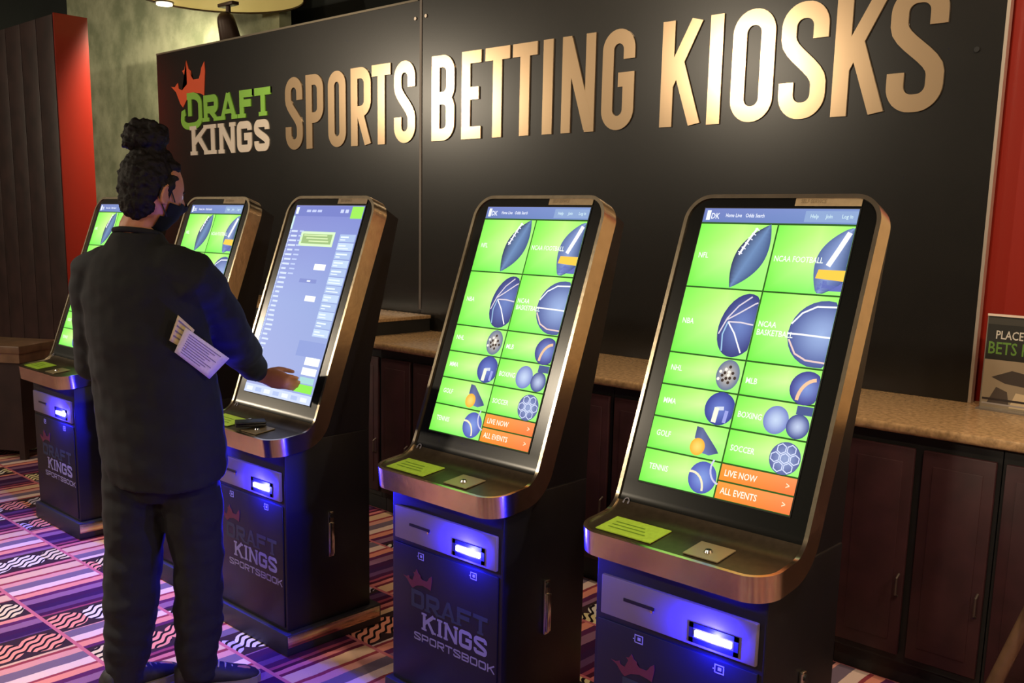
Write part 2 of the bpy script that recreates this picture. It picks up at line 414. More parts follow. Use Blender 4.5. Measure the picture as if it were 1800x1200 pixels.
def swash_d(w, t):
    h = t / 2
    return [([(w * .42, .16), (w * .42, .98)], False, t),
            ([(w * .30, .985), (w * .62, .985)] + arc(w * .58, .62, w * .42 - h, .36, 80, 0, 8) + arc(w * .58, .05, w * .42 - h, .30, 0, -90, 8) + arc(w * .36, .04, w * .30, .29, 270, 180, 8) + [(h, .28), (w * .2, .34)], False, t * .95)]
def stroke_mesh(name, S, hgt, d, sx=1.0, clamp=True):
    """letter standing in the XZ plane, back at y=0, front at y=-d"""
    bm = bmesh.new()
    for k, (pts, closed, t) in enumerate(S):
        Lp, Rp, c = ribbon(pts, t, closed)
        if clamp:
            for p in Lp + Rp: p.y = min(max(p.y, 0), 1)
        dd = d + k * .0004
        A = [bm.verts.new((p.x * hgt * sx, -dd, p.y * hgt)) for p in Lp]; B = [bm.verts.new((p.x * hgt * sx, -dd, p.y * hgt)) for p in Rp]
        A2 = [bm.verts.new((p.x * hgt * sx, 0, p.y * hgt)) for p in Lp]; B2 = [bm.verts.new((p.x * hgt * sx, 0, p.y * hgt)) for p in Rp]
        n = len(A); rng = range(n if c else n - 1)
        for i in rng:
            j = (i + 1) % n
            bm.faces.new((A[i], A[j], B[j], B[i])); bm.faces.new((A2[i], B2[i], B2[j], A2[j]))
            bm.faces.new((A[i], A2[i], A2[j], A[j])); bm.faces.new((B[i], B[j], B2[j], B2[i]))
        if not c:
            for i in (0, n - 1): bm.faces.new((A[i], B[i], B2[i], A2[i]))
    bmesh.ops.recalc_face_normals(bm, faces=bm.faces)
    me = bpy.data.meshes.new(name); bm.to_mesh(me); bm.free(); return me
CROWN = [(-7.255, 2.578), (-7.20, 2.572), (-7.152, 2.600), (-7.142, 2.556), (-7.09, 2.540), (-7.012, 2.580), (-7.045, 2.645), (-7.078, 2.682), (-7.045, 2.690), (-7.014, 2.752), (-6.984, 2.690), (-6.950, 2.672), (-6.945, 2.632), (-6.918, 2.606), (-6.836, 2.606), (-6.812, 2.640), (-6.795, 2.680), (-6.752, 2.722), (-6.745, 2.655), (-6.768, 2.480), (-6.82, 2.498), (-6.91, 2.512), (-7.012, 2.480), (-7.085, 2.412), (-7.122, 2.440), (-7.185, 2.534)]

# ------------------------------------------------------------------ the wall sign
SY = 3.87; SX0, SX1, SEAM = -7.48, -1.19, -4.345; SZ0, SZ1 = .947, 2.835
sign = empty('wall_sign', (SEAM, SY, SZ0))
def S_(name, x0, x1, y0, y1, z0, z1, m, bev=0):
    return box(name, x0 - SEAM, x1 - SEAM, y0 - SY, y1 - SY, z0 - SZ0, z1 - SZ0, m, sign, bev)
S_('backing_panel', SX0, SEAM - .002, SY, SY + .022, SZ0, SZ1, M_black)
S_('backing_panel', SEAM + .002, SX1, SY, SY + .022, SZ0, SZ1 + .35, M_black)
S_('seam_trim', SEAM - .012, SEAM + .006, SY - .004, SY + .001, SZ0 + .12, SZ1 + .02, mat('seam_dull', (104, 96, 90), .4, metal=.6))
S_('edge_trim', SX1, SX1 + .012, SY - .003, SY + .03, SZ0, SZ1 + .35, M_alu)
S_('edge_trim', SX0, SEAM - .03, SY - .003, SY + .03, SZ1, SZ1 + .012, mat('top_trim_dull', (120, 112, 96), .45, metal=.5))
for x, z in ((-4.395, 2.74), (-4.305, 2.745), (-1.28, 2.257)):
    bm = bmesh.new(); cyl(bm, (x - SEAM, -.006, z - SZ0), .010, .008, 12, 'Y'); from_bm('bolt', bm, M_alu if x < -4 else M_slot, sign)
LET = [('S', -5.712, -5.515), ('P', -5.476, -5.285), ('O', -5.234, -5.05), ('R', -4.998, -4.80), ('T', -4.79, -4.613), ('S', -4.581, -4.392), ('B', -4.249, -4.06), ('E', -4.001, -3.849),
       ('T', -3.818, -3.636), ('T', -3.615, -3.442), ('I', -3.41, -3.326), ('N', -3.273, -3.061), ('G', -3.016, -2.824), ('K', -2.67, -2.455), ('I', -2.425, -2.342), ('O', -2.3, -2.097), ('S', -2.069, -1.86), ('K', -1.83, -1.615), ('S', -1.607, -1.39)]
LZ, LH = 2.046, .470
def put_letter(ch, x0, x1, z0, hgt, m, t, d=.007, slab=False, S=None):
    w = (x1 - x0) / hgt
    me = stroke_mesh('letter', S or strokes(ch, w, t, slab), hgt, d, clamp=S is None)
    o = link('letter', me, m, sign); o.location = (x0 - SEAM, -.0005, z0 - SZ0); return o
for ch, a, b_ in LET:
    put_letter(ch, a, b_, LZ, LH, M_gold, .142)
for ch, a, b_ in (('R', -6.775, -6.575), ('A', -6.54, -6.33), ('F', -6.28, -6.115), ('T', -6.085, -5.885)):
    put_letter(ch, a, b_, 2.288, .19, M_green, .27, slab=True)
put_letter('D', -7.11, -6.80, 2.312, .178, M_green, .0, S=[(p, c, t_) for p, c, t_ in swash_d(.31 / .178, .30)])
for ch, a, b_ in (('K', -6.965, -6.72), ('I', -6.70, -6.62), ('N', -6.565, -6.36), ('G', -6.325, -6.135), ('S', -6.10, -5.915)):
    put_letter(ch, a, b_, 2.05, .215, M_white, .24, slab=True)
def crown_mesh(name, sx, sz, d):
    bm = bmesh.new(); extrude_poly(bm, [((x + 7.0) * sx, (z - 2.43) * sz) for x, z in CROWN], -d, 0, lambda a, b_, c: (a, c, b_))
    bmesh.ops.triangulate(bm, faces=[f for f in bm.faces if len(f.verts) > 4], ngon_method='EAR_CLIP')
    bmesh.ops.recalc_face_normals(bm, faces=bm.faces)
    me = bpy.data.meshes.new(name); bm.to_mesh(me); bm.free(); return me
o = link('crown_emblem', crown_mesh('crown_emblem', 1, 1, .004), M_orange, sign); o.location = (-7.0 - SEAM, -.0005, 2.43 - SZ0)
tag(sign, 'long black wall sign reading SPORTS BETTING KIOSKS with an orange crown logo', 'sign')

# spotlight head on top of the sign
t = empty('spotlight', (-6.62, 4.0, 2.86))
bm = bmesh.new(); tube(bm, [(0, .01, .03), (0, -.02, .15)], [.078, .066], 16); auto_smooth(from_bm('head', bm, M_brownmetal, t))
bm = bmesh.new(); tube(bm, [(0, .0, .16), (0, .0, .26)], .018, 10); from_bm('arm', bm, M_brownmetal, t)
box('mount', -.10, .10, -.03, .03, .255, .28, M_brownmetal, t, .004)
bm = bmesh.new(); cyl(bm, (0, -.03, -.026), .022, .012, 16); from_bm('lens', bm, mat('lens_pale', (230, 225, 210), .3, emit=(255, 245, 225), estr=.6), t)
box('bracket', -.02, .02, -.11, .0, -.03, -.012, M_alu, t)
tag(t, 'dark brown spotlight head perched above the sign, left of centre', 'spotlight')

# ------------------------------------------------------------------ counter
CY = 3.257; CZ = .946
ct = empty('granite_counter', (-3.5, 3.6, CZ))
box('slab', -3.98, 6.5, CY - 3.6, 3.945 - 3.6, -.035, 0, M_granite, ct, .011, 3)
tag(ct, 'long brown granite counter top running behind the kiosks', 'counter top')
def cabinet(x0, wd):
    t = empty('counter_cabinet', (x0 + wd / 2, 3.62, 0))
    box('carcass', -wd / 2 + .002, wd / 2 - .002, -.33, .32, .09, CZ - .036, M_cab, t)
    box('kick_board', -wd / 2 + .002, wd / 2 - .002, -.30, -.28, 0, .09, M_cab, t)
    for x in (-.13, .13):
        d = box('door', x - .116, x + .116, -.348, -.33, .12, .865, M_door, t, .004)
        box('door_inset', x - .080, x + .080, -.352, -.348, .17, .815, M_door, d, .002)
        hx = x + .100
        bm = bmesh.new(); tube(bm, [(hx, -.348, .335), (hx, -.368, .345), (hx, -.368, .405), (hx, -.348, .415)], .0045, 8)
        from_bm('handle', bm, mat('handle_dull', (96, 84, 78), .4, metal=.7), d)
    return t
for i in range(13):
    c = cabinet(-.885 + .52 - .52 * i, .52)
    lab = {0: 'black counter cabinet at the right edge, beyond the pair of wine doors', 1: 'black counter cabinet with two wine red doors beside the nearest kiosk',
           3: 'counter cabinet glimpsed just left of the nearest kiosk', 4: 'counter cabinet glimpsed just right of the second nearest kiosk',
           5: 'counter cabinet glimpsed just left of the second nearest kiosk', 6: 'counter cabinet glimpsed just right of the odds list kiosk'}.get(i, 'dark counter cabinet in shadow behind the row of kiosks')
    tag(c, lab, 'cabinet', 'cabinets under the counter')
# raised dark block with a pale top on the counter
t = empty('raised_counter_block', (-5.3, 3.63, CZ))
box('body', -1.1, 1.06, -.23, .22, 0, .075, M_cab, t)
box('top_board', -1.1, 1.065, -.235, .225, .075, .095, M_granite, t, .003)
tag(t, 'raised dark block with pale stone top on the counter left of centre', 'counter block')
# stool in the lower right corner
t = empty('bar_stool', (-.435, 2.86, 0))
bm = bmesh.new(); cyl(bm, (0, 0, .62), .225, .035, 28); auto_smooth(from_bm('seat', bm, M_door, t))
for a in (0, 90, 180, 270):
    c, q = math.cos(R(a)), math.sin(R(a))
    bm = bmesh.new(); tube(bm, [(c * .385, q * .385, .02), (c * .205, q * .205, .62)], .021, 10); auto_smooth(from_bm('leg', bm, M_ledge, t))
bm = bmesh.new(); tube(bm, [(.318 * math.cos(R(k * 15)), .318 * math.sin(R(k * 15)), .25) for k in range(25)], .010, 8, False); auto_smooth(from_bm('foot_ring', bm, M_ledge, t))
tag(t, 'brown wooden stool with slanting legs at the lower right edge', 'stool')

# ------------------------------------------------------------------ flat colour pictures (screens, print)
class Pic:
    def __init__(s): s.v = []; s.f = []; s.c = []
    def poly(s, pts, col, n=0, cols=None):
        i = len(s.v); s.v += [(x, y, n) for x, y in pts]; s.f.append(tuple(range(i, i + len(pts))))
        s.c.append([lin(c) for c in cols] if cols else [lin(col)] * len(pts))
    def rect(s, x0, x1, y0, y1, col, n=0, cols=None): s.poly([(x0, y0), (x1, y0), (x1, y1), (x0, y1)], col, n, cols)
    def line(s, pts, t, col, n=0):
        Lp, Rp, _ = ribbon(pts, t)
        for i in range(len(Lp) - 1): s.poly([Lp[i], Lp[i + 1], Rp[i + 1], Rp[i]], col, n)
    def disc(s, cx, cy, rx, ry, col, n=0, clip=None, hi=None, seg=28, rot=0):
        """shaded ball: ring quads with an off-centre light spot; clip=(x0,x1,y0,y1)"""
        def P(r, a):
            x, y = rx * r * math.cos(a), ry * r * math.sin(a)
            x, y = cx + x * math.cos(rot) - y * math.sin(rot), cy + x * math.sin(rot) + y * math.cos(rot)
            if clip: x = min(max(x, clip[0]), clip[1]); y = min(max(y, clip[2]), clip[3])
            return (x, y)
        hi = hi or col; rs = (0, .35, .65, .85, 1)
        mixc = lambda k: tuple(hi[j] * (1 - k) + col[j] * k for j in range(3))
        for a in range(len(rs) - 1):
            for k in range(seg):
                a0, a1 = 2 * math.pi * k / seg, 2 * math.pi * (k + 1) / seg
                pts = [P(rs[a], a0), P(rs[a + 1], a0), P(rs[a + 1], a1), P(rs[a], a1)]
                c0, c1 = mixc(rs[a] ** 1.5), mixc(rs[a + 1] ** 1.5)
                if a == 0: s.poly(pts[:3], col, n, [c0, c1, c1])
                else: s.poly(pts, col, n, [c0, c1, c1, c0])
    def text(s, body, x, y, h, col, n=0, wmax=None, sx=.82):
        tv, tf = text_geo(body)
        k = h; kx = h * sx
        wd = max((p[0] for p in tv), default=0) * kx
        if wmax and wd > wmax: kx *= wmax / wd
        i = len(s.v); s.v += [(x + p[0] * kx, y + p[1] * k, n) for p in tv]
        for f in tf: s.f.append(tuple(i + q for q in f)); s.c.append([lin(col)] * len(f))
    def mesh(s, name, fn, m):
        me = bpy.data.meshes.new(name); me.from_pydata([fn(*p) for p in s.v], [], s.f)
        at = me.color_attributes.new('Col', 'FLOAT_COLOR', 'CORNER')
        flat = [ch for f in s.c for c in f for ch in c]
        at.data.foreach_set('color', flat); me.materials.append(m); me.update(); return me
_TXT = {}
def text_geo(body):
    if body in _TXT: return _TXT[body]
    cu = bpy.data.curves.new('text_tmp', 'FONT'); cu.body = body; cu.size = 1; cu.resolution_u = 2; cu.offset = .012
    ob = bpy.data.objects.new('text_tmp', cu); COL.objects.link(ob)
    dg = bpy.context.evaluated_depsgraph_get(); dg.update()
    me = bpy.data.meshes.new_from_object(ob.evaluated_get(dg))
    v = [tuple(p.co[:2]) for p in me.vertices]; f = [tuple(p.vertices) for p in me.polygons]
    bpy.data.objects.remove(ob); bpy.data.curves.remove(cu); bpy.data.meshes.remove(me)
    cap = .69
    v = [(a / cap, b_ / cap) for a, b_ in v]
    _TXT[body] = (v, f); return v, f

SW, SH = .22, .776          # half width and height of the screen
G1, G2, G3 = (106, 226, 66), (204, 248, 150), (130, 238, 100)
NAVY, NAVH = (42, 52, 112), (104, 126, 186)
def tile(P, x0, x1, v0, v1):
    xm = x0 + (x1 - x0) * .58; ym = v0 + (v1 - v0) * .45
    P.rect(x0, xm, -v1, -ym, G1, .0005, [G1, G3, G2, (140, 234, 90)])
    P.rect(x0, xm, -ym, -v0, G1, .0005, [(140, 234, 90), G2, (182, 242, 120), (120, 230, 76)])
    P.rect(xm, x1, -v1, -ym, G1, .0005, [G3, (150, 240, 110), (170, 244, 126), G2])
    P.rect(xm, x1, -ym, -v0, G1, .0005, [G2, (170, 244, 126), (150, 240, 100), (182, 242, 120)])
def games_picture():
    P = Pic(); W = SW; N1, N2, N3 = .0009, .0013, .0017
    P.rect(-W, W, -SH, 0, (38, 84, 24), 0)
    P.rect(-W, W, -.040, 0, (104, 122, 178), .0005, [(98, 118, 176), (112, 136, 190), (120, 142, 196), (110, 122, 184)])
    P.rect(.08, W, -.036, -.006, (134, 158, 200), N1)
    P.rect(-W + .010, -W + .022, -.034, -.006, (240, 248, 250), N1); P.text('DK', -W + .024, -.030, .016, (235, 240, 250), N1)
    for i, s in enumerate(('Home', 'Live', 'Odds', 'Search')): P.text(s, -.15 + i * .03, -.025, .010, (236, 240, 250), N2, .026)
    for i, s in enumerate(('Help', 'Join', 'Log in')): P.text(s, .095 + i * .042, -.025, .010, (200, 226, 232), N2, .036)
    rows = [.043, .226, .413, .503, .593, .683, .776]; g = .0022; cx = .012
    for i in range(6):
        tile(P, -W, cx - g, rows[i] + g, rows[i + 1] - g)
        if i < 5: tile(P, cx + g, W, rows[i] + g, rows[i + 1] - g)
    for a, b_ in ((rows[5], .7285), (.7285, rows[6])):
        P.rect(cx + g, W, -b_ + g, -a - g, (238, 120, 50), .0005, [(236, 138, 40), (240, 116, 60), (246, 140, 84), (244, 150, 60)])
    WH = (240, 252, 236); th = .015
    for s, x, v, wm in (('NFL', -.205, .135, .05), ('NBA', -.205, .322, .05), ('NHL', -.205, .455, .06), ('MMA', -.203, .547, .06), ('GOLF', -.200, .637, .07), ('TENNIS', -.198, .729, .08)):
        P.text(s, x, -v - th / 2, th, WH, N3, wm)
    for s, x, v, wm in (('NCAA FOOTBALL', .022, .136, .135), ('NCAA', .022, .312, .06), ('BASKETBALL', .022, .334, .125), ('MLB', .024, .463, .05), ('BOXING', .024, .552, .08), ('SOCCER', .026, .640, .09)):
        P.text(s, x, -v - th / 2, th, WH, N3, wm)
    P.text('LIVE NOW', .026, -.714, .016, (255, 240, 222), N2, .11); P.text('>', W - .026, -.714, .016, (255, 225, 190), N2)
    P.text('ALL EVENTS', .026, -.760, .016, (255, 240, 222), N2, .13); P.text('>', W - .026, -.760, .016, (255, 225, 190), N2)
    # football 1 (leaning lens)
    def lens(cx_, cv, hl, hw, ang, col, hi, clip=None, n=N1):
        k = 18; ca, sa = math.cos(ang), math.sin(ang); up, dn = [], []
        for i in range(k + 1):
            s = -1 + 2 * i / k; ww = hw * (1 - abs(s) ** 1.9)
            for lst, sg in ((up, 1), (dn, -1), ):
                x = cx_ + s * hl * ca - sg * ww * sa; y = -cv + s * hl * sa + sg * ww * ca
                if clip: x = min(max(x, clip[0]), clip[1]); y = min(max(y, clip[2]), clip[3])
                lst.append((x, y))
        for i in range(k):
            ma = tuple((a + b_) / 2 for a, b_ in zip(up[i], dn[i])); mb = tuple((a + b_) / 2 for a, b_ in zip(up[i + 1], dn[i + 1]))
            P.poly([up[i], up[i + 1], mb, ma], col, n, [col, col, hi, hi]); P.poly([ma, mb, dn[i + 1], dn[i]], col, n, [hi, hi, (62, 82, 126), (62, 82, 126)])
    lens(-.048, .133, .098, .044, R(66), (48, 54, 88), (104, 134, 178), (-W, cx, -.225, -.026))
    P.line([(-.082, -.130), (-.062, -.085), (-.045, -.055)], .006, (250, 250, 255), N2)
    for k in range(6):
        x, y = -.080 + k * .007, -.124 + k * .013
        P.line([(x - .006, y + .003), (x + .007, y - .003)], .0028, (230, 230, 250), N3)
    # football 2 with white lacing and yellow band
    lens(.193, .135, .10, .055, R(70), (84, 102, 152), (132, 152, 200), (cx, W, -.222, -.050))
    P.line([(.172, -.150), (.192, -.105), (.210, -.062)], .014, (240, 240, 252), N2)
    P.poly([(.150, -.160), (W, -.160), (W, -.188), (.146, -.183)], (250, 196, 70), N2)
    P.rect(.156, W, -.214, -.188, (94, 104, 176), N1)
    # basketballs
    P.disc(-.028, -.322, .062, .088, (52, 56, 116), N1, (-W, cx - g, -.41, -.229), (104, 126, 186), rot=R(-12))
    SE = (214, 204, 214)
    P.line([(-.086, -.350), (-.070, -.305), (-.045, -.270), (-.012, -.243)], .004, SE, N2)
    P.line([(-.074, -.312), (-.04, -.290), (0, -.262), (.008, -.258)], .004, SE, N2)
    P.line([(-.066, -.315), (-.03, -.314), (.008, -.318)], .004, SE, N2)
    P.line([(-.066, -.315), (-.04, -.345), (-.010, -.395)], .004, (250, 246, 250), N2)
    P.line([(-.066, -.315), (-.074, -.35), (-.066, -.395)], .004, (150, 190, 220), N2)
    P.disc(.196, -.325, .088, .086, (70, 82, 140), N1, (cx, W, -.41, -.231), (150, 172, 216))
    P.line([(.112, -.305), (.135, -.275), (.170, -.256), (W, -.254)], .0045, (236, 240, 248), N2)
    P.line([(.108, -.330), (.15, -.330), (W, -.332)], .0045, (246, 246, 250), N2)
    P.line([(.114, -.345), (.138, -.380), (.17, -.394), (W, -.396)], .0045, (226, 196, 190), N2)
    # goalie mask
    P.disc(-.030, -.457, .034, .041, (96, 110, 140), N1, None, (196, 184, 168))
    for k in range(14):
        a = k * 2.4; rr = .006 + .022 * (k / 14)
        P.disc(-.034 + rr * math.cos(a), -.457 + rr * math.sin(a), .0045, .0045, (60, 46, 40) if k % 3 else (240, 232, 220), N2, seg=8)
    # glove fist
    P.disc(-.030, -.547, .044, .044, (52, 62, 140), N1, (-W, cx - g, -.592, -.503), (104, 122, 196))
    P.line([(-.040, -.585), (-.038, -.545)], .014, (232, 236, 214), N2); P.line([(-.040, -.548), (-.018, -.545)], .010, (200, 206, 226), N2); P.line([(-.010, -.582), (-.008, -.55)], .010, (150, 156, 220), N2)
    # baseball like ball, right
    P.disc(.190, -.463, .044, .043, (58, 60, 130), N1, (cx, W, -.506, -.418), (124, 146, 206))
    P.line(arc(.215, -.495, .044, .055, 180, 95, 8), .009, (232, 190, 150), N2)
    # boxing gloves
    P.disc(.130, -.552, .034, .036, (110, 124, 186), N1, (cx, W, -.592, -.506), (190, 206, 232))
    P.disc(.190, -.560, .030, .031, (60, 70, 130), N2, (cx, W, -.592, -.508), (186, 198, 226)); P.rect(.178, W, -.530, -.508, (70, 84, 136), N2)
    # paddle cone with orange ball
    P.poly([(-.082, -.602), (-.064, -.604), (-.012, -.652), (-.004, -.662), (-.030, -.672), (-.058, -.668), (-.082, -.632)], (74, 84, 130), N1, [(60, 70, 116), (90, 100, 140), (70, 80, 140), (60, 70, 116), (96, 110, 168), (110, 124, 180), (80, 90, 140)])
    P.disc(-.068, -.655, .022, .023, (240, 170, 50), N2, None, (250, 210, 110))
    # soccer ball
    P.disc(.176, -.642, .041, .041, (84, 92, 146), N1, None, (140, 156, 196))
    for k in range(7):
        a = k * math.pi / 3; q = (.176, -.642) if k == 6 else (.176 + .026 * math.cos(a), -.642 + .026 * math.sin(a))
        hexa = [(q[0] + .0125 * math.cos(R(30 + 60 * j)), q[1] + .0125 * math.sin(R(30 + 60 * j))) for j in range(7)]
        P.line(hexa, .0026, (206, 214, 240), N2)
    # tennis ball
    P.disc(-.033, -.731, .041, .042, (74, 84, 168), N1, None, (126, 150, 214))
    P.line(arc(-.066, -.765, .04, .045, 100, 0, 8), .006, (240, 226, 190), N2); P.line(arc(.02, -.70, .035, .04, 150, 260, 8), .005, (200, 196, 226), N2)
    return P
def odds_picture():
    P = Pic(); W = SW; N1, N2 = .0009, .0013
    a, b_, c = (150, 164, 214), (164, 176, 222), (140, 158, 208)
    P.rect(-W, W, -SH, -.4, a, .0004, [(158, 166, 214), (150, 164, 214), c, (150, 164, 214)])
    P.rect(-W, W, -.4, 0, a, .0004, [(150, 164, 214), c, (120, 130, 198), (124, 130, 196)])
    P.rect(-W, W, -.045, -.004, (112, 122, 190), N1)
    P.rect(-W + .008, -W + .026, -.036, -.008, (226, 236, 246), N2)
    for i in range(3): P.rect(-.14 + i * .036, -.112 + i * .036, -.028, -.018, (186, 196, 236), N2)
    for i in range(2): P.rect(.08 + i * .03, .1 + i * .03, -.03, -.016, (196, 206, 240), N2)
    P.rect(.148, W - .002, -.052, -.004, (150, 224, 84), N2); P.rect(-W, -W + .012, -.1, -.04, (196, 224, 226), N1)
    P.rect(-.135, .085, -.168, -.108, (208, 240, 190), N1); P.rect(-.120, .072, -.158, -.118, (150, 180, 120), N2)
    for i in range(3): P.rect(-.112 + i * .02, .04 + i * .008, -.126 - i * .012, -.121 - i * .012, (206, 226, 170), N2 + .0004)
    P.rect(.01, .082, -.262, -.238, (250, 252, 255), N1); P.rect(.008, .074, -.388, -.366, (250, 252, 255), N1)
    rnd = random.Random(3)
    for i in range(30):
        v = .105 + i * .0195
        P.rect(-W + .012 + rnd.random() * .008, -W + .045 + rnd.random() * .02, -v - .0075, -v, (206, 218, 244), N1)
        if i < 10: P.rect(-.150, -.128 + rnd.random() * .015, -v - .006, -v, (184, 198, 234), N1)
        P.rect(-W + .003, -W + .009, -v - .014, -v + .002, (190, 204, 236), N1)
    P.rect(-.06, .05, -.316, -.300, (124, 136, 196), N1); P.rect(-.01, .012, -.311, -.305, (230, 236, 250), N2)
    for i in range(12):
        v = .115 + i * .034
        P.rect(.118, W - .006, -v - .030, -v, (184, 204, 232) if i % 2 else (164, 184, 222), N1)
        P.rect(.126, .158 + rnd.random() * .04, -v - .014, -v - .008, (222, 234, 248), N2)
        P.rect(.126, .150 + rnd.random() * .05, -v - .024, -v - .020, (226, 238, 250), N2)
    P.rect(.05, W - .006, -.60, -.54, (134, 150, 206), N1)
    P.rect(.118, W - .012, -.630, -.598, (244, 248, 250), N1); P.rect(.116, W - .014, -.668, -.640, (244, 248, 252), N1)
    P.rect(.118, W - .014, -.700, -.676, (164, 206, 206), N1); P.rect(.10, W - .010, -.735, -.704, (140, 226, 80), N1)
    P.rect(-W, W, -SH, -.742, (196, 208, 244), N1)
    for i in range(7): P.rect(-W + .015 + i * .06, -W + .055 + i * .06, -.768, -.752, (170, 186, 226) if i % 2 else (226, 232, 250), N2)
    return P

# ------------------------------------------------------------------ betting kiosks
Y0 = .30     # local y of the tray's front edge is -Y0
LEAN = R(20)
def build_profile():
    t0 = Vector((0, .818)); td = Vector((1, .1)).normalized(); fd = Vector((math.sin(LEAN), math.cos(LEAN)))
    I = Vector((.1775, .8358)); r = .075
    turn = math.acos(td.dot(fd)); tl = r * math.tan(turn / 2)
    A = I - td * tl; nrm = Vector((-td.y, td.x)); C = A + nrm * r
    pts = [t0]; k = 6
    for i in range(1, k): pts.append(t0 + (A - t0) * i / k)
    a0 = math.atan2(-nrm.y, -nrm.x)
    for i in range(13):
        a = a0 + turn * i / 12; pts.append(C + Vector((math.cos(a), math.sin(a))) * r)
    B = I + fd * tl; top = Vector((.19 + (1.683 - .87) * math.tan(LEAN), 1.683))
    for i in range(1, 25): pts.append(B + (top - B) * i / 24)
    return pts
PROF = build_profile()
PS = [0.]
for a, b_ in zip(PROF, PROF[1:]): PS.append(PS[-1] + (b_ - a).length)
LTOT = PS[-1]
def MP(x, s, n):
    """point at width x, arc length s along the tray-and-face profile, n in front of it"""
    s_ = min(max(s, 0), LTOT); i = 0
    while i < len(PS) - 2 and PS[i + 1] < s_: i += 1
    k = (s_ - PS[i]) / (PS[i + 1] - PS[i]); p = PROF[i].lerp(PROF[i + 1], k)
    # smooth tangent
    def tg(j):
        a = PROF[max(j - 1, 0)]; b_ = PROF[min(j + 1, len(PROF) - 1)]; return (b_ - a).normalized()
    t = tg(i).lerp(tg(i + 1), k).normalized()
    p = p + t * (s - s_)
    q = p + Vector((-t.y, t.x)) * n
    return (x, q.x - Y0, q.y)
S64 = LTOT - (1.683 - 1.64) / math.cos(LEAN)     # arc length of the screen's reference line
def FACE(x, u, n): return MP(x, S64 + .006 + u, n)
HWID = .28; CR = .075
def hw(s, inset):
    W = HWID - inset; lo, hi = inset, LTOT - inset; r = CR - inset
    d = min(s - lo, hi - s)
    if d < 0: return None
    if d < r: return W - r + math.sqrt(max(0, r * r - (r - d) ** 2))
    return W
def stations(inset):
    lo, hi = inset, LTOT - inset; r = CR - inset
    st = [lo + r * (1 - math.cos(R(a))) for a in range(0, 91, 10)] + [s for s in PS if lo + r < s < hi - r] + [hi - r * (1 - math.cos(R(a))) for a in range(90, -1, -10)]
    return st
def outline(inset):
    st = stations(inset); L_ = [(-hw(s, inset), s) for s in st]; R_ = [(hw(s, inset), s) for s in reversed(st)]
    return L_ + R_
def face_sheet(name, inset, n, m, parent, s0=None, s1=None):
    bm = bmesh.new(); rows = []
    for s in stations(inset):
        if s0 is not None and (s < s0 or s > s1): continue
        h = max(hw(s, inset), .002); rows.append([bm.verts.new(MP(h * k / 4, s, n)) for k in range(-4, 5)])
    for a, b_ in zip(rows, rows[1:]):
        for k in range(8): bm.faces.new((a[k], a[k + 1], b_[k + 1], b_[k]))
    return auto_smooth(from_bm(name, bm, m, parent), 60)
def band_mesh():
    bm = bmesh.new(); T = .062
    O = outline(0); I = outline(.011)
    loops = []
    for pts, n in ((O, -T), (O, 0), (O, .003), (I, .003), (I, -.006)):
        loops.append([bm.verts.new(MP(x, s, n)) for x, s in pts])
    # outline(0) and outline(.011) have the same station count
    for a, b_ in zip(loops, loops[1:]):
        n = min(len(a), len(b_))
        for i in range(n):
            j = (i + 1) % n
            try: bm.faces.new((a[i], a[j], b_[j], b_[i]))
            except ValueError: pass
    # closed underside
    st = stations(0); rows = []
    for s in st:
        h = max(hw(s, 0), .002); rows.append([bm.verts.new(MP(h * k / 2, s, -T)) for k in range(-2, 3)])
    for a, b_ in zip(rows, rows[1:]):
        for k in range(4): bm.faces.new((a[k], b_[k], b_[k + 1], a[k + 1]))
    bmesh.ops.remove_doubles(bm, verts=bm.verts, dist=1e-5)
    bmesh.ops.recalc_face_normals(bm, faces=bm.faces)
    me = bpy.data.meshes.new('metal_band'); bm.to_mesh(me); bm.free(); return me
def flat_pic(P, name, fn, m): return P.mesh(name, fn, m)
GAMES = games_picture().mesh('screen_picture', FACE, M_screen)
ODDS = odds_picture().mesh('screen_picture', FACE, M_screen)
def word_mesh(name, body, x0, x1, z0, hgt, slab, t, yb):
    """a word of stroke letters on the kiosk's front, joined as one flat print"""
    wsum = sum(.52 if c == 'I' else 1 for c in body); gap = .14; unit = (x1 - x0) / (wsum + gap * (len(body) - 1))
    bm = bmesh.new(); x = x0
    for c in body:
        wd = unit * (.52 if c == 'I' else 1)
        S = strokes(c, wd / hgt, t, slab)
        for k, (pts, closed, tt) in enumerate(S):
            Lp, Rp, cl = ribbon(pts, tt, closed); n = len(Lp)
            A = [bm.verts.new((x + p.x * hgt, yb - k * .00015, z0 + p.y * hgt)) for p in Lp]; B = [bm.verts.new((x + p.x * hgt, yb - k * .00015, z0 + p.y * hgt)) for p in Rp]
            for i in range(n if cl else n - 1): j = (i + 1) % n; bm.faces.new((A[i], A[j], B[j], B[i]))
        x += wd + unit * gap
    me = bpy.data.meshes.new(name); bm.to_mesh(me); bm.free(); return me
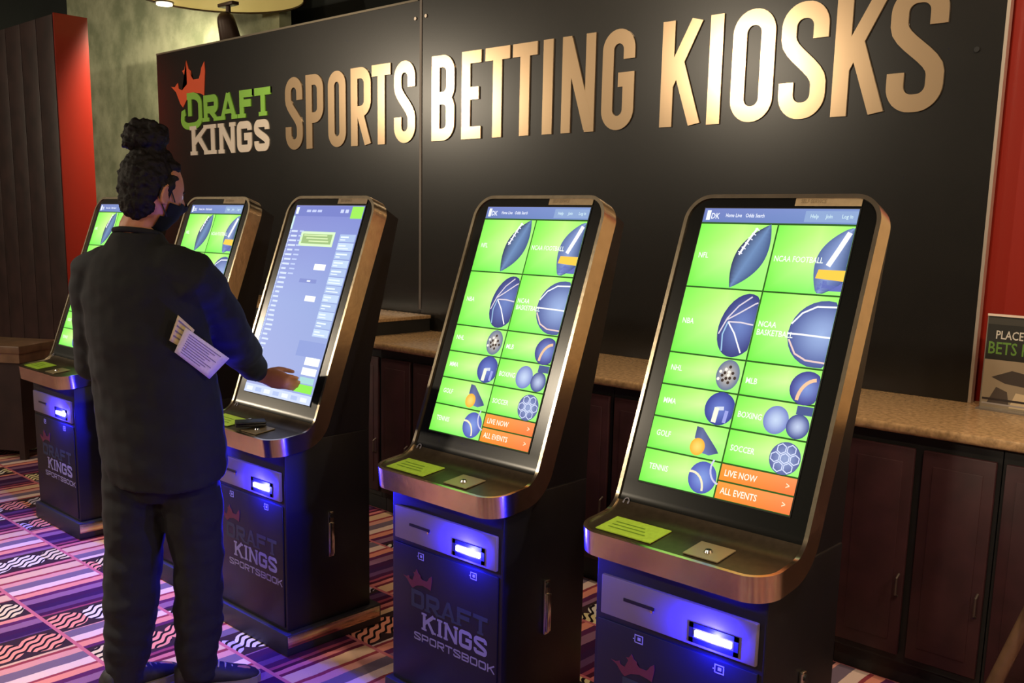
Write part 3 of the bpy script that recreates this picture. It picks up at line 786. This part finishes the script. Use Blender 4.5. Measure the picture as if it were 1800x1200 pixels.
def make_kiosk(picture):
    t = empty('betting_kiosk')
    Y = lambda y: y - Y0
    # foot with metal side strips
    f = box('foot', -.27, .27, Y(.055), Y(.50), 0, .085, M_foot, t, .008)
    for sx in (-1, 1):
        x = sx * .2725
        box('foot_strip', min(x, x - sx * .004), max(x, x - sx * .004) + .0, Y(.06), Y(.49), .034, .078, M_bronze, f, .001)
    box('pedestal', -.25, .25, Y(.075), Y(.46), .085, .80, M_body, t, .006)
    d = box('front_door', -.236, .236, Y(.069), Y(.076), .10, .565, M_body, t, .003)
    # rear housing
    bm = bmesh.new()
    yz = [(.10, .77), (.46, .77), (.47, 1.05), (.61, 1.60), (.55, 1.635), (.295, .93), (.235, .83)]
    extrude_poly(bm, yz, -.245, .245, lambda a, b_, c: (c, a - Y0, b_))
    from_bm('rear_housing', bm, M_body, t)
    band = link('metal_band', BAND.copy(), M_bronze, t); auto_smooth(band, 40)
    s_tr = S64 - .845
    face_sheet('black_bezel', .011, -.002, M_glass, t, s_tr + .0, LTOT)
    face_sheet('tray', .011, -.0015, M_tray, t, 0, s_tr + .02)
    # screen
    bm = bmesh.new()
    vs = [bm.verts.new(FACE(x, u, .0002)) for x, u in ((-SW - .003, .003), (SW + .003, .003), (SW + .003, -SH - .003), (-SW - .003, -SH - .003))]
    bm.faces.new(vs); sc = from_bm('screen', bm, M_slot, t)
    p = link('screen_picture', picture, None, sc); p.location = (0, -.0008, .0003)
    # sticker above the screen
    P = Pic(); P.rect(.044, .222, .008, .034, (158, 138, 106), .0008)
    st = link('sticker', flat_pic(P, 'sticker', lambda x, y, n: FACE(x, y, n), M_sticker), None, t)
    P = Pic(); P.text('SELF SERVICE', .060, .016, .010, (0, 0, 0), .0014, .10)
    link('sticker_print', flat_pic(P, 'sticker_print', lambda x, y, n: FACE(x, y, n), M_sticker_ink), None, st)
    # headphone mark
    P = Pic(); P.line(arc(-.240, -.838, .008, .009, 200, -20, 10), .0028, (240, 240, 240), .0012); P.rect(-.250, -.245, -.845, -.836, (240, 240, 240), .0012); P.rect(-.235, -.230, -.845, -.836, (240, 240, 240), .0012)
    link('headphone_mark', flat_pic(P, 'headphone_mark', lambda x, y, n: FACE(x, y, n), M_decal_white), None, t)
    # placard and button plate on the tray
    def TR(x, y, n): return MP(x, y, n)
    bm = bmesh.new(); extrude_poly(bm, [(-.225, .030), (-.055, .030), (-.055, .125), (-.225, .125)], .0005, .003, TR)
    pl = from_bm('placard', bm, M_placard, t)
    P = Pic()
    for k in range(3): P.rect(-.205, -.09 - .012 * k, .055 + k * .018, .060 + k * .018, (90, 120, 30), .0036)
    link('placard_print', flat_pic(P, 'placard_print', TR, M_placard_ink), None, pl)
    bm = bmesh.new(); extrude_poly(bm, [(.04, .030), (.135, .030), (.135, .115), (.04, .115)], .0005, .003, TR)
    bp = from_bm('button_plate', bm, M_plate, t)
    c = MP(.088, .068, .003); bm = bmesh.new(); cyl(bm, c, .011, .006, 16, r2=.008); auto_smooth(from_bm('button', bm, M_chrome, bp))
    # reader panel with its slot, indicator and glowing ticket mouth
    pn = box('reader_panel', -.225, .232, Y(.063), Y(.076), .582, .690, M_panel, t, .004)
    box('card_slot', -.150, -.055, Y(.060), Y(.0635), .636, .644, M_slot, pn)
    bm = bmesh.new(); cyl(bm, (-.062, Y(.0595), .632), .004, .004, 10, 'Y'); from_bm('indicator', bm, M_chrome, pn)
    bm = bmesh.new()
    x0, x1, z0, z1, w_ = .050, .186, .592, .642, .012
    for a in ((x0, x1, z0, z0 + w_), (x0, x1, z1 - w_, z1), (x0, x0 + w_, z0, z1), (x1 - w_, x1, z0, z1)): bx(bm, a[0], a[1], Y(.060), Y(.064), a[2], a[3])
    from_bm('ticket_mouth', bm, M_slot, pn)
    box('led_strip', x0 + .018, x1 - .018, Y(.057), Y(.0625), .610, .625, M_led, pn)
    # printed icons
    for nm, x, z in (('ticket_icon', -.102, .543), ('scan_icon', .135, .543)):
        P = Pic()
        P.line([(x - .012, z - .010), (x + .012, z - .010), (x + .012, z + .010), (x - .012, z + .010), (x - .012, z - .010)], .003, (0, 0, 0)); P.rect(x - .004, x + .006, z - .004, z + .005, (0, 0, 0)); P.line([(x - .018, z - .002), (x - .012, z - .002)], .003, (0, 0, 0))
        link(nm, flat_pic(P, nm, lambda a, b_, n: (a, Y(.0685) - .0004, b_), M_icon), None, t)
    # front logo
    yb = Y(.0682)
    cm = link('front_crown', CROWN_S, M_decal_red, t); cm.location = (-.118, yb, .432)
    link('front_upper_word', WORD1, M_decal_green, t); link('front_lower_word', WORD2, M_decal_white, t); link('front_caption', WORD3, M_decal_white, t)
    # side lock handle
    h = box('lock_handle', .250, .262, Y(.255), Y(.280), .335, .512, M_chrome, t, .004)
    bm = bmesh.new(); cyl(bm, (.262, Y(.2675), .497), .009, .005, 14, 'X'); from_bm('key_cylinder', bm, M_slot, h)
    box('grip', .262, .270, Y(.258), Y(.277), .345, .470, M_chrome, h, .003)
    return t
BAND = band_mesh()
CROWN_S = crown_mesh('front_crown', .27, .20, .0008)
WORD1 = word_mesh('front_upper_word', 'DRAFT', -.148, .198, .366, .060, True, .24, .0685 - Y0)
WORD2 = word_mesh('front_lower_word', 'KINGS', -.092, .196, .300, .058, True, .22, .0685 - Y0)
WORD3 = word_mesh('front_caption', 'SPORTSBOOK', -.134, .230, .258, .026, False, .2, .0685 - Y0)
KIOSKS = [(-4.93, 1.85, GAMES, 'farthest touchscreen kiosk, at the left beside the red column'),
          (-4.03, 1.88, GAMES, 'touchscreen kiosk partly hidden behind the standing person'),
          (-3.12, 1.835, ODDS, 'touchscreen kiosk with a pale blue odds list, being touched by the person'),
          (-2.09, 1.89, GAMES, 'green tiled touchscreen kiosk second from the right, beside the odds list kiosk'),
          (-1.238, 1.88, GAMES, 'nearest and largest green tiled touchscreen kiosk, in front of the right wall')]
for x, yf, pic, lab in KIOSKS:
    k = make_kiosk(pic); k.location = (x, yf + Y0, 0)
    tag(k, lab, 'kiosk', 'row of betting kiosks')
    l = bpy.data.lights.new('kiosk_led', 'POINT'); l.color = (.012, .012, 1); l.energy = 20; l.shadow_soft_size = .010
    lo = bpy.data.objects.new('kiosk_led', l); COL.objects.link(lo); lo.parent = k; lo.location = (.118, .038 - Y0, .617)

# small wallet on the third kiosk's tray
t = empty('wallet', (-3.08, 1.905, .836), R(62))
box('body', -.055, .055, -.036, .036, 0, .010, M_leather, t, .004)
box('flap', -.055, .055, -.036, .030, .010, .018, M_leather, t, .004)
bm = bmesh.new(); cyl(bm, (0, .02, .018), .006, .003, 10); from_bm('snap', bm, M_chrome, t)
tag(t, 'black folded wallet lying on the tray of the odds list kiosk', 'wallet')

# brown ledge table at far left
t = empty('side_table', (-6.85, 2.30, 0), R(32))
box('top', -.5, .36, -.2, .2, .70, .75, M_ledge, t, .006)
box('cabinet_body', -.48, .34, -.18, .18, .06, .64, M_wood, t)
box('apron', -.49, .35, -.19, .19, .64, .70, M_ledge, t)
for sx in (-.46, .32):
    for sy in (-.16, .16): box('leg', sx - .02, sx + .02, sy - .02, sy + .02, 0, .06, M_wood, t)
tag(t, 'low brown wooden side table at left edge behind the farthest kiosk', 'table')

# print in a clear holder on the counter at right edge
t = empty('sign_holder', (-1.0, 3.80, CZ), R(-4))
P = Pic(); x0, x1, h = -.125, .135, .345
P.rect(x0, x1, .004, h, (34, 34, 30), 0); P.rect(x0, x1, h - .030, h - .006, (60, 58, 52), .0005)
P.text('PLACE YOUR', x0 + .03, h - .082, .030, (196, 190, 180), .0006, .2); P.text('BETS HERE', x0 + .006, h - .138, .044, (92, 132, 52), .0006, .23)
P.rect(x0, x1, .004, h - .160, (150, 134, 112), .0005)
P.poly([(x0 + .03, .12), (x0 + .10, .150), (x1, .125), (x1, .085), (x0 + .08, .100)], (66, 58, 54), .0007)
P.poly([(x0 + .02, .02), (x0 + .05, .085), (x0 + .09, .07), (x0 + .10, .02)], (78, 68, 62), .0008)
P.poly([(x0 + .10, .012), (x0 + .12, .07), (x1, .06), (x1, .012)], (206, 184, 150), .0008)
P.rect(x0 + .004, x1, .034, .042, (52, 44, 44), .001); P.rect(x0 + .004, x1, .018, .024, (168, 156, 150), .001)
link('print', P.mesh('print', lambda x, y, n: (x, -.004 - n, y), M_print), None, t)
box('backing', x0 - .004, x1 + .004, -.0035, .004, 0, h + .004, mat('acrylic_grey', (120, 112, 104), .2), t)
box('top_edge', x0 - .004, x1 + .004, -.006, .004, h, h + .008, mat('acrylic_edge', (225, 205, 190), .2), t)
box('base', x0, x1, -.05, .05, 0, .006, mat('acrylic_grey', (120, 112, 104), .2), t)
tag(t, 'upright printed card in a clear holder on the counter at right edge', 'sign holder')
#PERSON

# ------------------------------------------------------------------ the person at the odds-list kiosk
PO = Vector((-2.94, 1.46, 0))
person = empty('person', PO)
def remesh(name, bm, voxel, m, parent, smooth_it=6, disp=None):
    bmesh.ops.recalc_face_normals(bm, faces=bm.faces)
    me = bpy.data.meshes.new('tmp'); bm.to_mesh(me); bm.free()
    ob = bpy.data.objects.new('tmp', me); COL.objects.link(ob)
    md = ob.modifiers.new('r', 'REMESH'); md.mode = 'VOXEL'; md.voxel_size = voxel
    ms = ob.modifiers.new('s', 'SMOOTH'); ms.iterations = smooth_it; ms.factor = .5
    dg = bpy.context.evaluated_depsgraph_get(); dg.update()
    out = bpy.data.meshes.new_from_object(ob.evaluated_get(dg)); out.name = name
    bpy.data.objects.remove(ob); bpy.data.meshes.remove(me)
    if disp:
        nrm = [v.normal.copy() for v in out.vertices]
        for v, n in zip(out.vertices, nrm): v.co += n * disp(v.co)
    for v in out.vertices: v.co -= PO
    return link(name, out, m, parent, True)
V = Vector
RT = V((.91, .415, 0)).normalized(); FD = V((-.415, .91, 0)).normalized()     # torso right and forward
def ering(bm, c, a, b_, tilt=0, seg=24):
    return [bm.verts.new(V(c) + RT * (a * math.cos(2 * math.pi * k / seg)) + FD * (b_ * math.sin(2 * math.pi * k / seg)) + V((0, 0, tilt * math.sin(2 * math.pi * k / seg)))) for k in range(seg)]
def loft(bm, secs, seg=24):
    rings = [ering(bm, *s, seg=seg) for s in secs]
    for p, q in zip(rings, rings[1:]):
        for k in range(seg): bm.faces.new((p[k], p[(k + 1) % seg], q[(k + 1) % seg], q[k]))
    bm.faces.new(list(reversed(rings[0]))); bm.faces.new(rings[-1])
RSH, LSH = V((-2.785, 1.515, 1.435)), V((-3.098, 1.375, 1.432))
RELB, LELB = V((-2.925, 1.735, 1.205)), V((-3.135, 1.375, 1.13))
RWR, LWR = V((-3.135, 1.978, 1.012)), V((-3.24, 1.60, 1.06))
LHIP, RHIP = V((-3.015, 1.435, .84)), V((-2.86, 1.53, .84))
LKN, RKN = V((-3.01, 1.405, .45)), V((-2.856, 1.555, .45))
LAN, RAN = V((-3.015, 1.355, .08)), V((-2.872, 1.545, .08))
HC = V((-2.903, 1.478, 1.668))                                                    # head centre
yawm = Matrix.Rotation(R(2), 3, 'Z'); pit = Matrix.Rotation(R(-13), 3, 'X'); HM = yawm @ pit   # local: x right, y forward, z up
def head_pt(d, k=1.0, off=0.0):
    x, y, z = d
    px, py, pz = .073 * x, .094 * y, .116 * z
    if z < 0:
        px *= 1 - .30 * (-z) ** 1.6; py *= 1 - (.10 if y > 0 else .34) * (-z) ** 1.4
        if y > 0: py += .006 * (-z)
    if y > 0: px *= 1 - .06 * y; py *= .985
    py += .024 * math.exp(-((x / .17) ** 2 + ((z + .20) / .19) ** 2)) * (1 if y > 0 else 0)            # nose
    py -= .009 * (math.exp(-(((abs(x) - .42) / .17) ** 2 + ((z - .02) / .13) ** 2))) * (1 if y > 0 else 0)  # eye sockets
    py += .006 * math.exp(-((x / .30) ** 2 + ((z + .55) / .10) ** 2)) * (1 if y > 0 else 0)            # lips
    py += .008 * math.exp(-((x / .35) ** 2 + ((z + .90) / .16) ** 2)) * (1 if y > 0 else 0)            # chin
    p = V((px, py, pz)); p += p.normalized() * off
    return HC + HM @ (p * k)
def head_shell(bm, keep=None, off=0., u=40, v=28):
    grid = {}
    for j in range(v + 1):
        th = math.pi * j / v
        for i in range(u):
            ph = 2 * math.pi * i / u; grid[i, j] = (math.sin(th) * math.cos(ph), math.sin(th) * math.sin(ph), math.cos(th))
    cache = {}
    def vert(i, j):
        i %= u
        key = (0, j) if j in (0, v) else (i, j)
        if key not in cache: cache[key] = bm.verts.new(head_pt(grid[key], 1, off))
        return cache[key]
    for j in range(v):
        for i in range(u):
            cs = [grid[i % u, j], grid[(i + 1) % u, j], grid[(i + 1) % u, j + 1], grid[i % u, j + 1]]
            c = [sum(q[k] for q in cs) / 4 for k in range(3)]
            if keep and not keep(c): continue
            vs = []
            for q in (vert(i, j), vert(i, j + 1), vert(i + 1, j + 1), vert(i + 1, j)):
                if q not in vs: vs.append(q)
            if len(vs) > 2:
                try: bm.faces.new(vs)
                except ValueError: pass
def hand(bm, wr, h, pal, up, flip=1):
    """wr wrist, h finger direction, pal palm normal (towards what is touched), up = thumb side"""
    h = h.normalized(); up = (up - h * up.dot(h)).normalized(); pal = h.cross(up).normalized() * (1 if h.cross(up).dot(pal) > 0 else -1)
    tube(bm, [wr - h * .02, wr + h * .02, wr + h * .055, wr + h * .085], [.027, .031, .038, .036], 12, True, (pal, .42))
    L_ = [(.70, .062), (.24, .074), (-.24, .070), (-.70, .054)]
    for i, (k, ln) in enumerate(L_):
        b0 = wr + h * (.088 - .006 * abs(k)) + up * (.030 * k); sp = up * (.010 * k)
        curl = (.10, .34, .40, .42)[i]
        d1 = (h + sp * 4 + pal * curl * .7).normalized(); d2 = (h + sp * 3 + pal * curl * 1.9).normalized(); d3 = (h + pal * curl * 2.9).normalized()
        p1 = b0 + d1 * ln * .46; p2 = p1 + d2 * ln * .32; p3 = p2 + d3 * ln * .24
        tube(bm, [b0 - h * .02, b0, p1, p2, p3], [.0100, .0098, .0090, .0083, .0072], 8)
    t0 = wr + h * .028 + up * .024; t1 = t0 + (h * .75 + up * .45 + pal * .5).normalized() * .036; t2 = t1 + (h * .9 + up * .05 + pal * .5).normalized() * .030; t3 = t2 + (h * .95 + pal * .35).normalized() * .022
    tube(bm, [t0 - up * .015, t0, t1, t2, t3], [.014, .0135, .0112, .0100, .0082], 8)
# ---- the body: one continuous surface
bm = bmesh.new()
head_shell(bm)
for sx in (1, -1):
    em = HM @ Matrix.Rotation(R(18 * sx), 3, 'Z') @ Matrix.Rotation(R(-10), 3, 'X')
    c0 = HC + HM @ V((.073 * sx, -.006, -.012))
    ellipsoid(bm, c0, (.008, .017, .030), em, 12, 10)
    ring = [c0 + em @ V((.007 * sx, .017 * math.cos(a), .029 * math.sin(a) + .002)) for a in [R(60 + 24 * k) for k in range(11)]]
    tube(bm, ring, .0048, 8)
tube(bm, [HC + V((-.02, -.03, -.075)), V((-2.935, 1.435, 1.56)), V((-2.945, 1.43, 1.48))], [.054, .056, .066], 16)
loft(bm, [((-2.935, 1.485, .80), .15, .10), ((-2.94, 1.475, .95), .155, .105), ((-2.945, 1.465, 1.12), .14, .095), ((-2.95, 1.45, 1.33), .165, .105), ((-2.95, 1.442, 1.44), .15, .085), ((-2.947, 1.438, 1.50), .08, .06)])
for a, b_, c in ((RSH, RELB, RWR), (LSH, LELB, LWR)): tube(bm, [a, a.lerp(b_, .5), b_, b_.lerp(c, .35), c], [.040, .045, .041, .040, .027], 14)
for a, b_, c in ((RHIP, RKN, RAN), (LHIP, LKN, LAN)): tube(bm, [a, a.lerp(b_, .5), b_, b_.lerp(c, .35), c], [.088, .076, .056, .056, .038], 14)
for an, d in ((RAN, V((.42, .90, 0))), (LAN, V((-.05, 1, 0)))): tube(bm, [an - d * .03 + V((0, 0, -.035)), an + d * .07 + V((0, 0, -.042)), an + d * .16 + V((0, 0, -.05))], [.034, .034, .024], 10)
HP = V((0, .94, -.34)); HD = V((.86, .34, -.12))
hand(bm, RWR + V((.012, .008, -.004)), HD, HP, V((0, .3, 1)))
hand(bm, LWR, V((.35, .9, -.1)), V((.3, 0, -.95)), V((.9, -.3, .2)))
body = remesh('body', bm, .0052, M_skin, person, 3)
# ---- face parts
for sx in (1, -1):
    c = head_pt((.42 * sx * .93, .90, .02), 1, -.004); c = c - PO
    bm = bmesh.new(); ellipsoid(bm, c, (.0115, .0115, .0115), None, 14, 10); e = from_bm('eye', bm, M_eye, person, True)
    bm = bmesh.new(); ellipsoid(bm, c + HM @ V((0, .0085, -.001)), (.0052, .004, .0052), None, 10, 8); from_bm('iris', bm, M_iris, e, True)
    bm = bmesh.new(); tube(bm, [head_pt(V((q * sx, .9, .16 - .25 * (q - .42) ** 2)).normalized(), 1, .001) - PO for q in (.22, .34, .46, .58)], [.0025, .004, .0038, .002], 6); from_bm('eyebrow', bm, M_hair, person, True)
bm = bmesh.new()
head_shell(bm, lambda c: c[1] > .12 - .25 * max(0, -c[2] - .3) and -1.0 < c[2] < -.10 - .12 * abs(c[0]), .007, 48, 40)
for f in list(bm.faces): f.smooth = True
g = bmesh.ops.solidify(bm, geom=list(bm.faces), thickness=.003)
for v in bm.verts: v.co -= PO
mk = from_bm('face_mask', bm, M_mask, person, True)
bm = bmesh.new()
ec = HC + HM @ V((.076, -.024, -.012))
tube(bm, [head_pt(V((.93, .30, -.18)).normalized(), 1, .008) - PO, HC + HM @ V((.080, .004, .018)) - PO, HC + HM @ V((.082, -.022, .012)) - PO, HC + HM @ V((.078, -.024, -.022)) - PO, head_pt(V((.86, .20, -.60)).normalized(), 1, .008) - PO], .0022, 6)
from_bm('ear_loop', bm, M_mask, mk, True)
# ---- hair with its high bun
bm = bmesh.new()
ellipsoid(bm, HC + HM @ V((0, -.036, .026)), (.082, .080, .106), HM, 24, 16)
ellipsoid(bm, HC + HM @ V((0, -.048, -.026)), (.070, .056, .076), HM, 20, 14)
ellipsoid(bm, HC + HM @ V((0, .022, .084)), (.058, .042, .030), HM, 16, 12)
tube(bm, [HC + HM @ V((.074, .016, .045)), HC + HM @ V((.075, .008, .008)), HC + HM @ V((.074, .010, -.02))], [.011, .008, .004], 8)
tube(bm, [HC + HM @ V((-.074, .030, .045)), HC + HM @ V((-.075, .016, .008)), HC + HM @ V((-.074, .018, -.02))], [.011, .008, .004], 8)
bc = V((-2.912, 1.462, 1.828))
ellipsoid(bm, bc, (.062, .062, .050), None, 18, 12); ellipsoid(bm, bc + V((0, .015, -.055)), (.055, .066, .04), None, 14, 10)
rnd = random.Random(7)
for k in range(46):
    d = V((rnd.gauss(0, 1), rnd.gauss(0, 1), rnd.gauss(.1, .8))).normalized()
    ellipsoid(bm, bc + V((d.x * .056, d.y * .058, d.z * .046)), [rnd.uniform(.013, .022)] * 3, None, 8, 6)
def curls(p):
    return .007 * noise.noise(p * 60) + .004 * noise.noise(p * 130)
hair = remesh('hair', bm, .0052, M_hair, person, 2, curls)
# ---- sweatshirt
def folds(p):
    q = V((p.x * 6, p.y * 6, p.z * 13 + p.x * 5))
    return .009 * noise.noise(q) + .004 * noise.noise(V((p.x * 17, p.y * 17, p.z * 26)))
bm = bmesh.new()
loft(bm, [((-2.93, 1.49, .745), .205, .155, .02), ((-2.93, 1.49, .80), .213, .162), ((-2.935, 1.483, .95), .218, .162), ((-2.942, 1.472, 1.10), .215, .158), ((-2.95, 1.455, 1.26), .212, .15), ((-2.952, 1.446, 1.38), .205, .135), ((-2.95, 1.44, 1.46), .168, .105), ((-2.946, 1.437, 1.51), .105, .082), ((-2.942, 1.436, 1.545), .078, .070)])
for a, b_, c, e in ((RSH, RELB, RWR, .03), (LSH, LELB, LWR, .03)):
    c2 = c - (c - b_).normalized() * e
    ax = (a - V((-2.95, 1.44, a.z))).normalized()
    tube(bm, [a - ax * .05, a + V((0, 0, -.02)), a.lerp(b_, .4), a.lerp(b_, .8), b_ + V((0, 0, -.012)), b_.lerp(c2, .4), b_.lerp(c2, .8), c2], [.080, .088, .083, .079, .076, .070, .056, .043], 16)
sw = remesh('sweatshirt', bm, .0085, M_sweat, person, 5, folds)
bm = bmesh.new()
nk = V((-2.942, 1.436, 1.541)); tube(bm, [nk + RT * (.071 * math.cos(a)) + FD * (.063 * math.sin(a)) + V((0, 0, -.012 * math.sin(a))) - PO for a in [2 * math.pi * k / 24 for k in range(25)]], .009, 8, False)
from_bm('collar', bm, M_sweat, sw, True)
# ---- trousers
bm = bmesh.new()
loft(bm, [((-2.935, 1.485, .68), .10, .10), ((-2.935, 1.485, .76), .175, .13), ((-2.935, 1.485, .90), .172, .125)])
def tfolds(p):
    k = 1.6 if p.z < .3 else 1
    return (.007 * noise.noise(V((p.x * 9, p.y * 9, p.z * 17))) + .004 * noise.noise(V((p.x * 22, p.y * 22, p.z * 30)))) * k
for a, b_, c, rr in ((LHIP, LKN, LAN, (.108, .104, .092, .088, .074, .064)), (RHIP, RKN, RAN, (.104, .098, .084, .080, .070, .064))):
    c2 = c + V((0, 0, -.035)); tube(bm, [a + V((0, 0, -.02)), a.lerp(b_, .5), b_, b_.lerp(c2, .35), b_.lerp(c2, .8), c2], rr, 18, False)
remesh('trousers', bm, .0085, M_trouser, person, 4, tfolds)
# ---- shoes
for an, d in ((RAN, V((.42, .90, 0)).normalized()), (LAN, V((-.05, 1, 0)).normalized())):
    s = V((d.y, -d.x, 0)); g = V((an.x, an.y, 0)) - PO
    bm = bmesh.new(); secs = [(-.075, .030, .012, .085), (-.060, .040, .012, .100), (0, .042, .012, .105), (.06, .046, .012, .085), (.12, .050, .012, .062), (.165, .046, .012, .050), (.195, .030, .012, .036), (.205, .012, .014, .026)]
    rings = []
    for l, hwid, z0, z1 in secs:
        ring = []
        for k in range(12):
            a = 2 * math.pi * k / 12; ring.append(bm.verts.new(g + d * l + s * (hwid * math.cos(a)) + V((0, 0, (z0 + z1) / 2 + (z1 - z0) / 2 * math.sin(a)))))
        rings.append(ring)
    for p, q in zip(rings, rings[1:]):
        for k in range(12): bm.faces.new((p[k], p[(k + 1) % 12], q[(k + 1) % 12], q[k]))
    bm.faces.new(list(reversed(rings[0]))); bm.faces.new(rings[-1])
    sh = from_bm('shoe', bm, M_shoe, person, True)
    bm = bmesh.new(); top, bot = [], []
    for l, hwid in ((-.078, .016), (-.070, .034), (0, .045), (.06, .049), (.12, .053), (.165, .049), (.195, .034), (.210, .012)):
        top.append((l, hwid)); 
    outl = [g + d * l + s * hq for l, hq in top] + [g + d * l - s * hq for l, hq in reversed(top)]
    extrude_poly(bm, list(range(len(outl))) and [(i, 0) for i in range(len(outl))], 0, .024, lambda i, _, z: outl[i] + V((0, 0, z)))
    from_bm('sole', bm, M_sole, sh)
    bm = bmesh.new()
    for k in range(4):
        l = .045 + k * .022; z = .096 - k * .011
        tube(bm, [g + d * l + s * .024 + V((0, 0, z - .008)), g + d * (l + .004) + V((0, 0, z)), g + d * l - s * .024 + V((0, 0, z - .008))], .0032, 6)
    from_bm('laces', bm, M_lace, sh, True)
tag(person, 'person in dark sweatshirt and black mask tapping the odds list screen', 'person')
# ---- betting slips tucked under the right arm
def sheet(name, corners, m, label, lines):
    c = [V(q) for q in corners]; o0 = sum(c, V()) / 4; t = empty(name, o0)
    n = (c[1] - c[0]).cross(c[3] - c[0]).normalized(); bm = bmesh.new(); g = 6
    def pt(u, v): 
        p = c[0].lerp(c[1], u).lerp(c[3].lerp(c[2], u), v); return p + n * (.010 * math.sin(u * 2.6) + .004 * v) - o0
    top = [[bm.verts.new(pt(i / g, j / g)) for i in range(g + 1)] for j in range(g + 1)]
    bot = [[bm.verts.new(pt(i / g, j / g) - n * .0012) for i in range(g + 1)] for j in range(g + 1)]
    for j in range(g):
        for i in range(g):
            bm.faces.new((top[j][i], top[j][i + 1], top[j + 1][i + 1], top[j + 1][i])); bm.faces.new((bot[j][i], bot[j + 1][i], bot[j + 1][i + 1], bot[j][i + 1]))
    for i in range(g):
        for a, b_ in (((0, i), (0, i + 1)), ((g, i), (g, i + 1)), ((i, 0), (i + 1, 0)), ((i, g), (i + 1, g))):
            try: bm.faces.new((top[a[0]][a[1]], top[b_[0]][b_[1]], bot[b_[0]][b_[1]], bot[a[0]][a[1]]))
            except ValueError: pass
    sgn = n.dot(V((0, 0, 1.6)) + V((0, 0, 0)) - o0)
    from_bm('paper', bm, m, t, True)
    bm = bmesh.new(); off = n * (.0015 if sgn > 0 else -.0027)
    for k in range(lines):
        v0 = .12 + k * .8 / lines; v1 = v0 + .25 / lines; u1 = .86 - .2 * ((k * 7) % 3) / 2
        for a in range(4):
            ua, ub = .12 + (u1 - .12) * a / 4, .12 + (u1 - .12) * (a + 1) / 4
            bm.faces.new([bm.verts.new(pt(u, v) + off) for u, v in ((ua, v0), (ub, v0), (ub, v1), (ua, v1))])
    from_bm('printed_lines', bm, M_ink, t)
    tag(t, label, 'paper', 'betting slips under the arm')
sheet('betting_slip', [(-2.712, 1.462, 1.262), (-2.690, 1.596, 1.156), (-2.715, 1.540, 1.092), (-2.728, 1.432, 1.186)], M_paper, 'large pale pink printed slip tucked under the person\'s right arm', 9)
sheet('betting_slip', [(-2.722, 1.444, 1.300), (-2.708, 1.490, 1.252), (-2.716, 1.462, 1.190), (-2.735, 1.420, 1.222)], M_paper2, 'small cream card sticking out above the pale slip under the arm', 4)
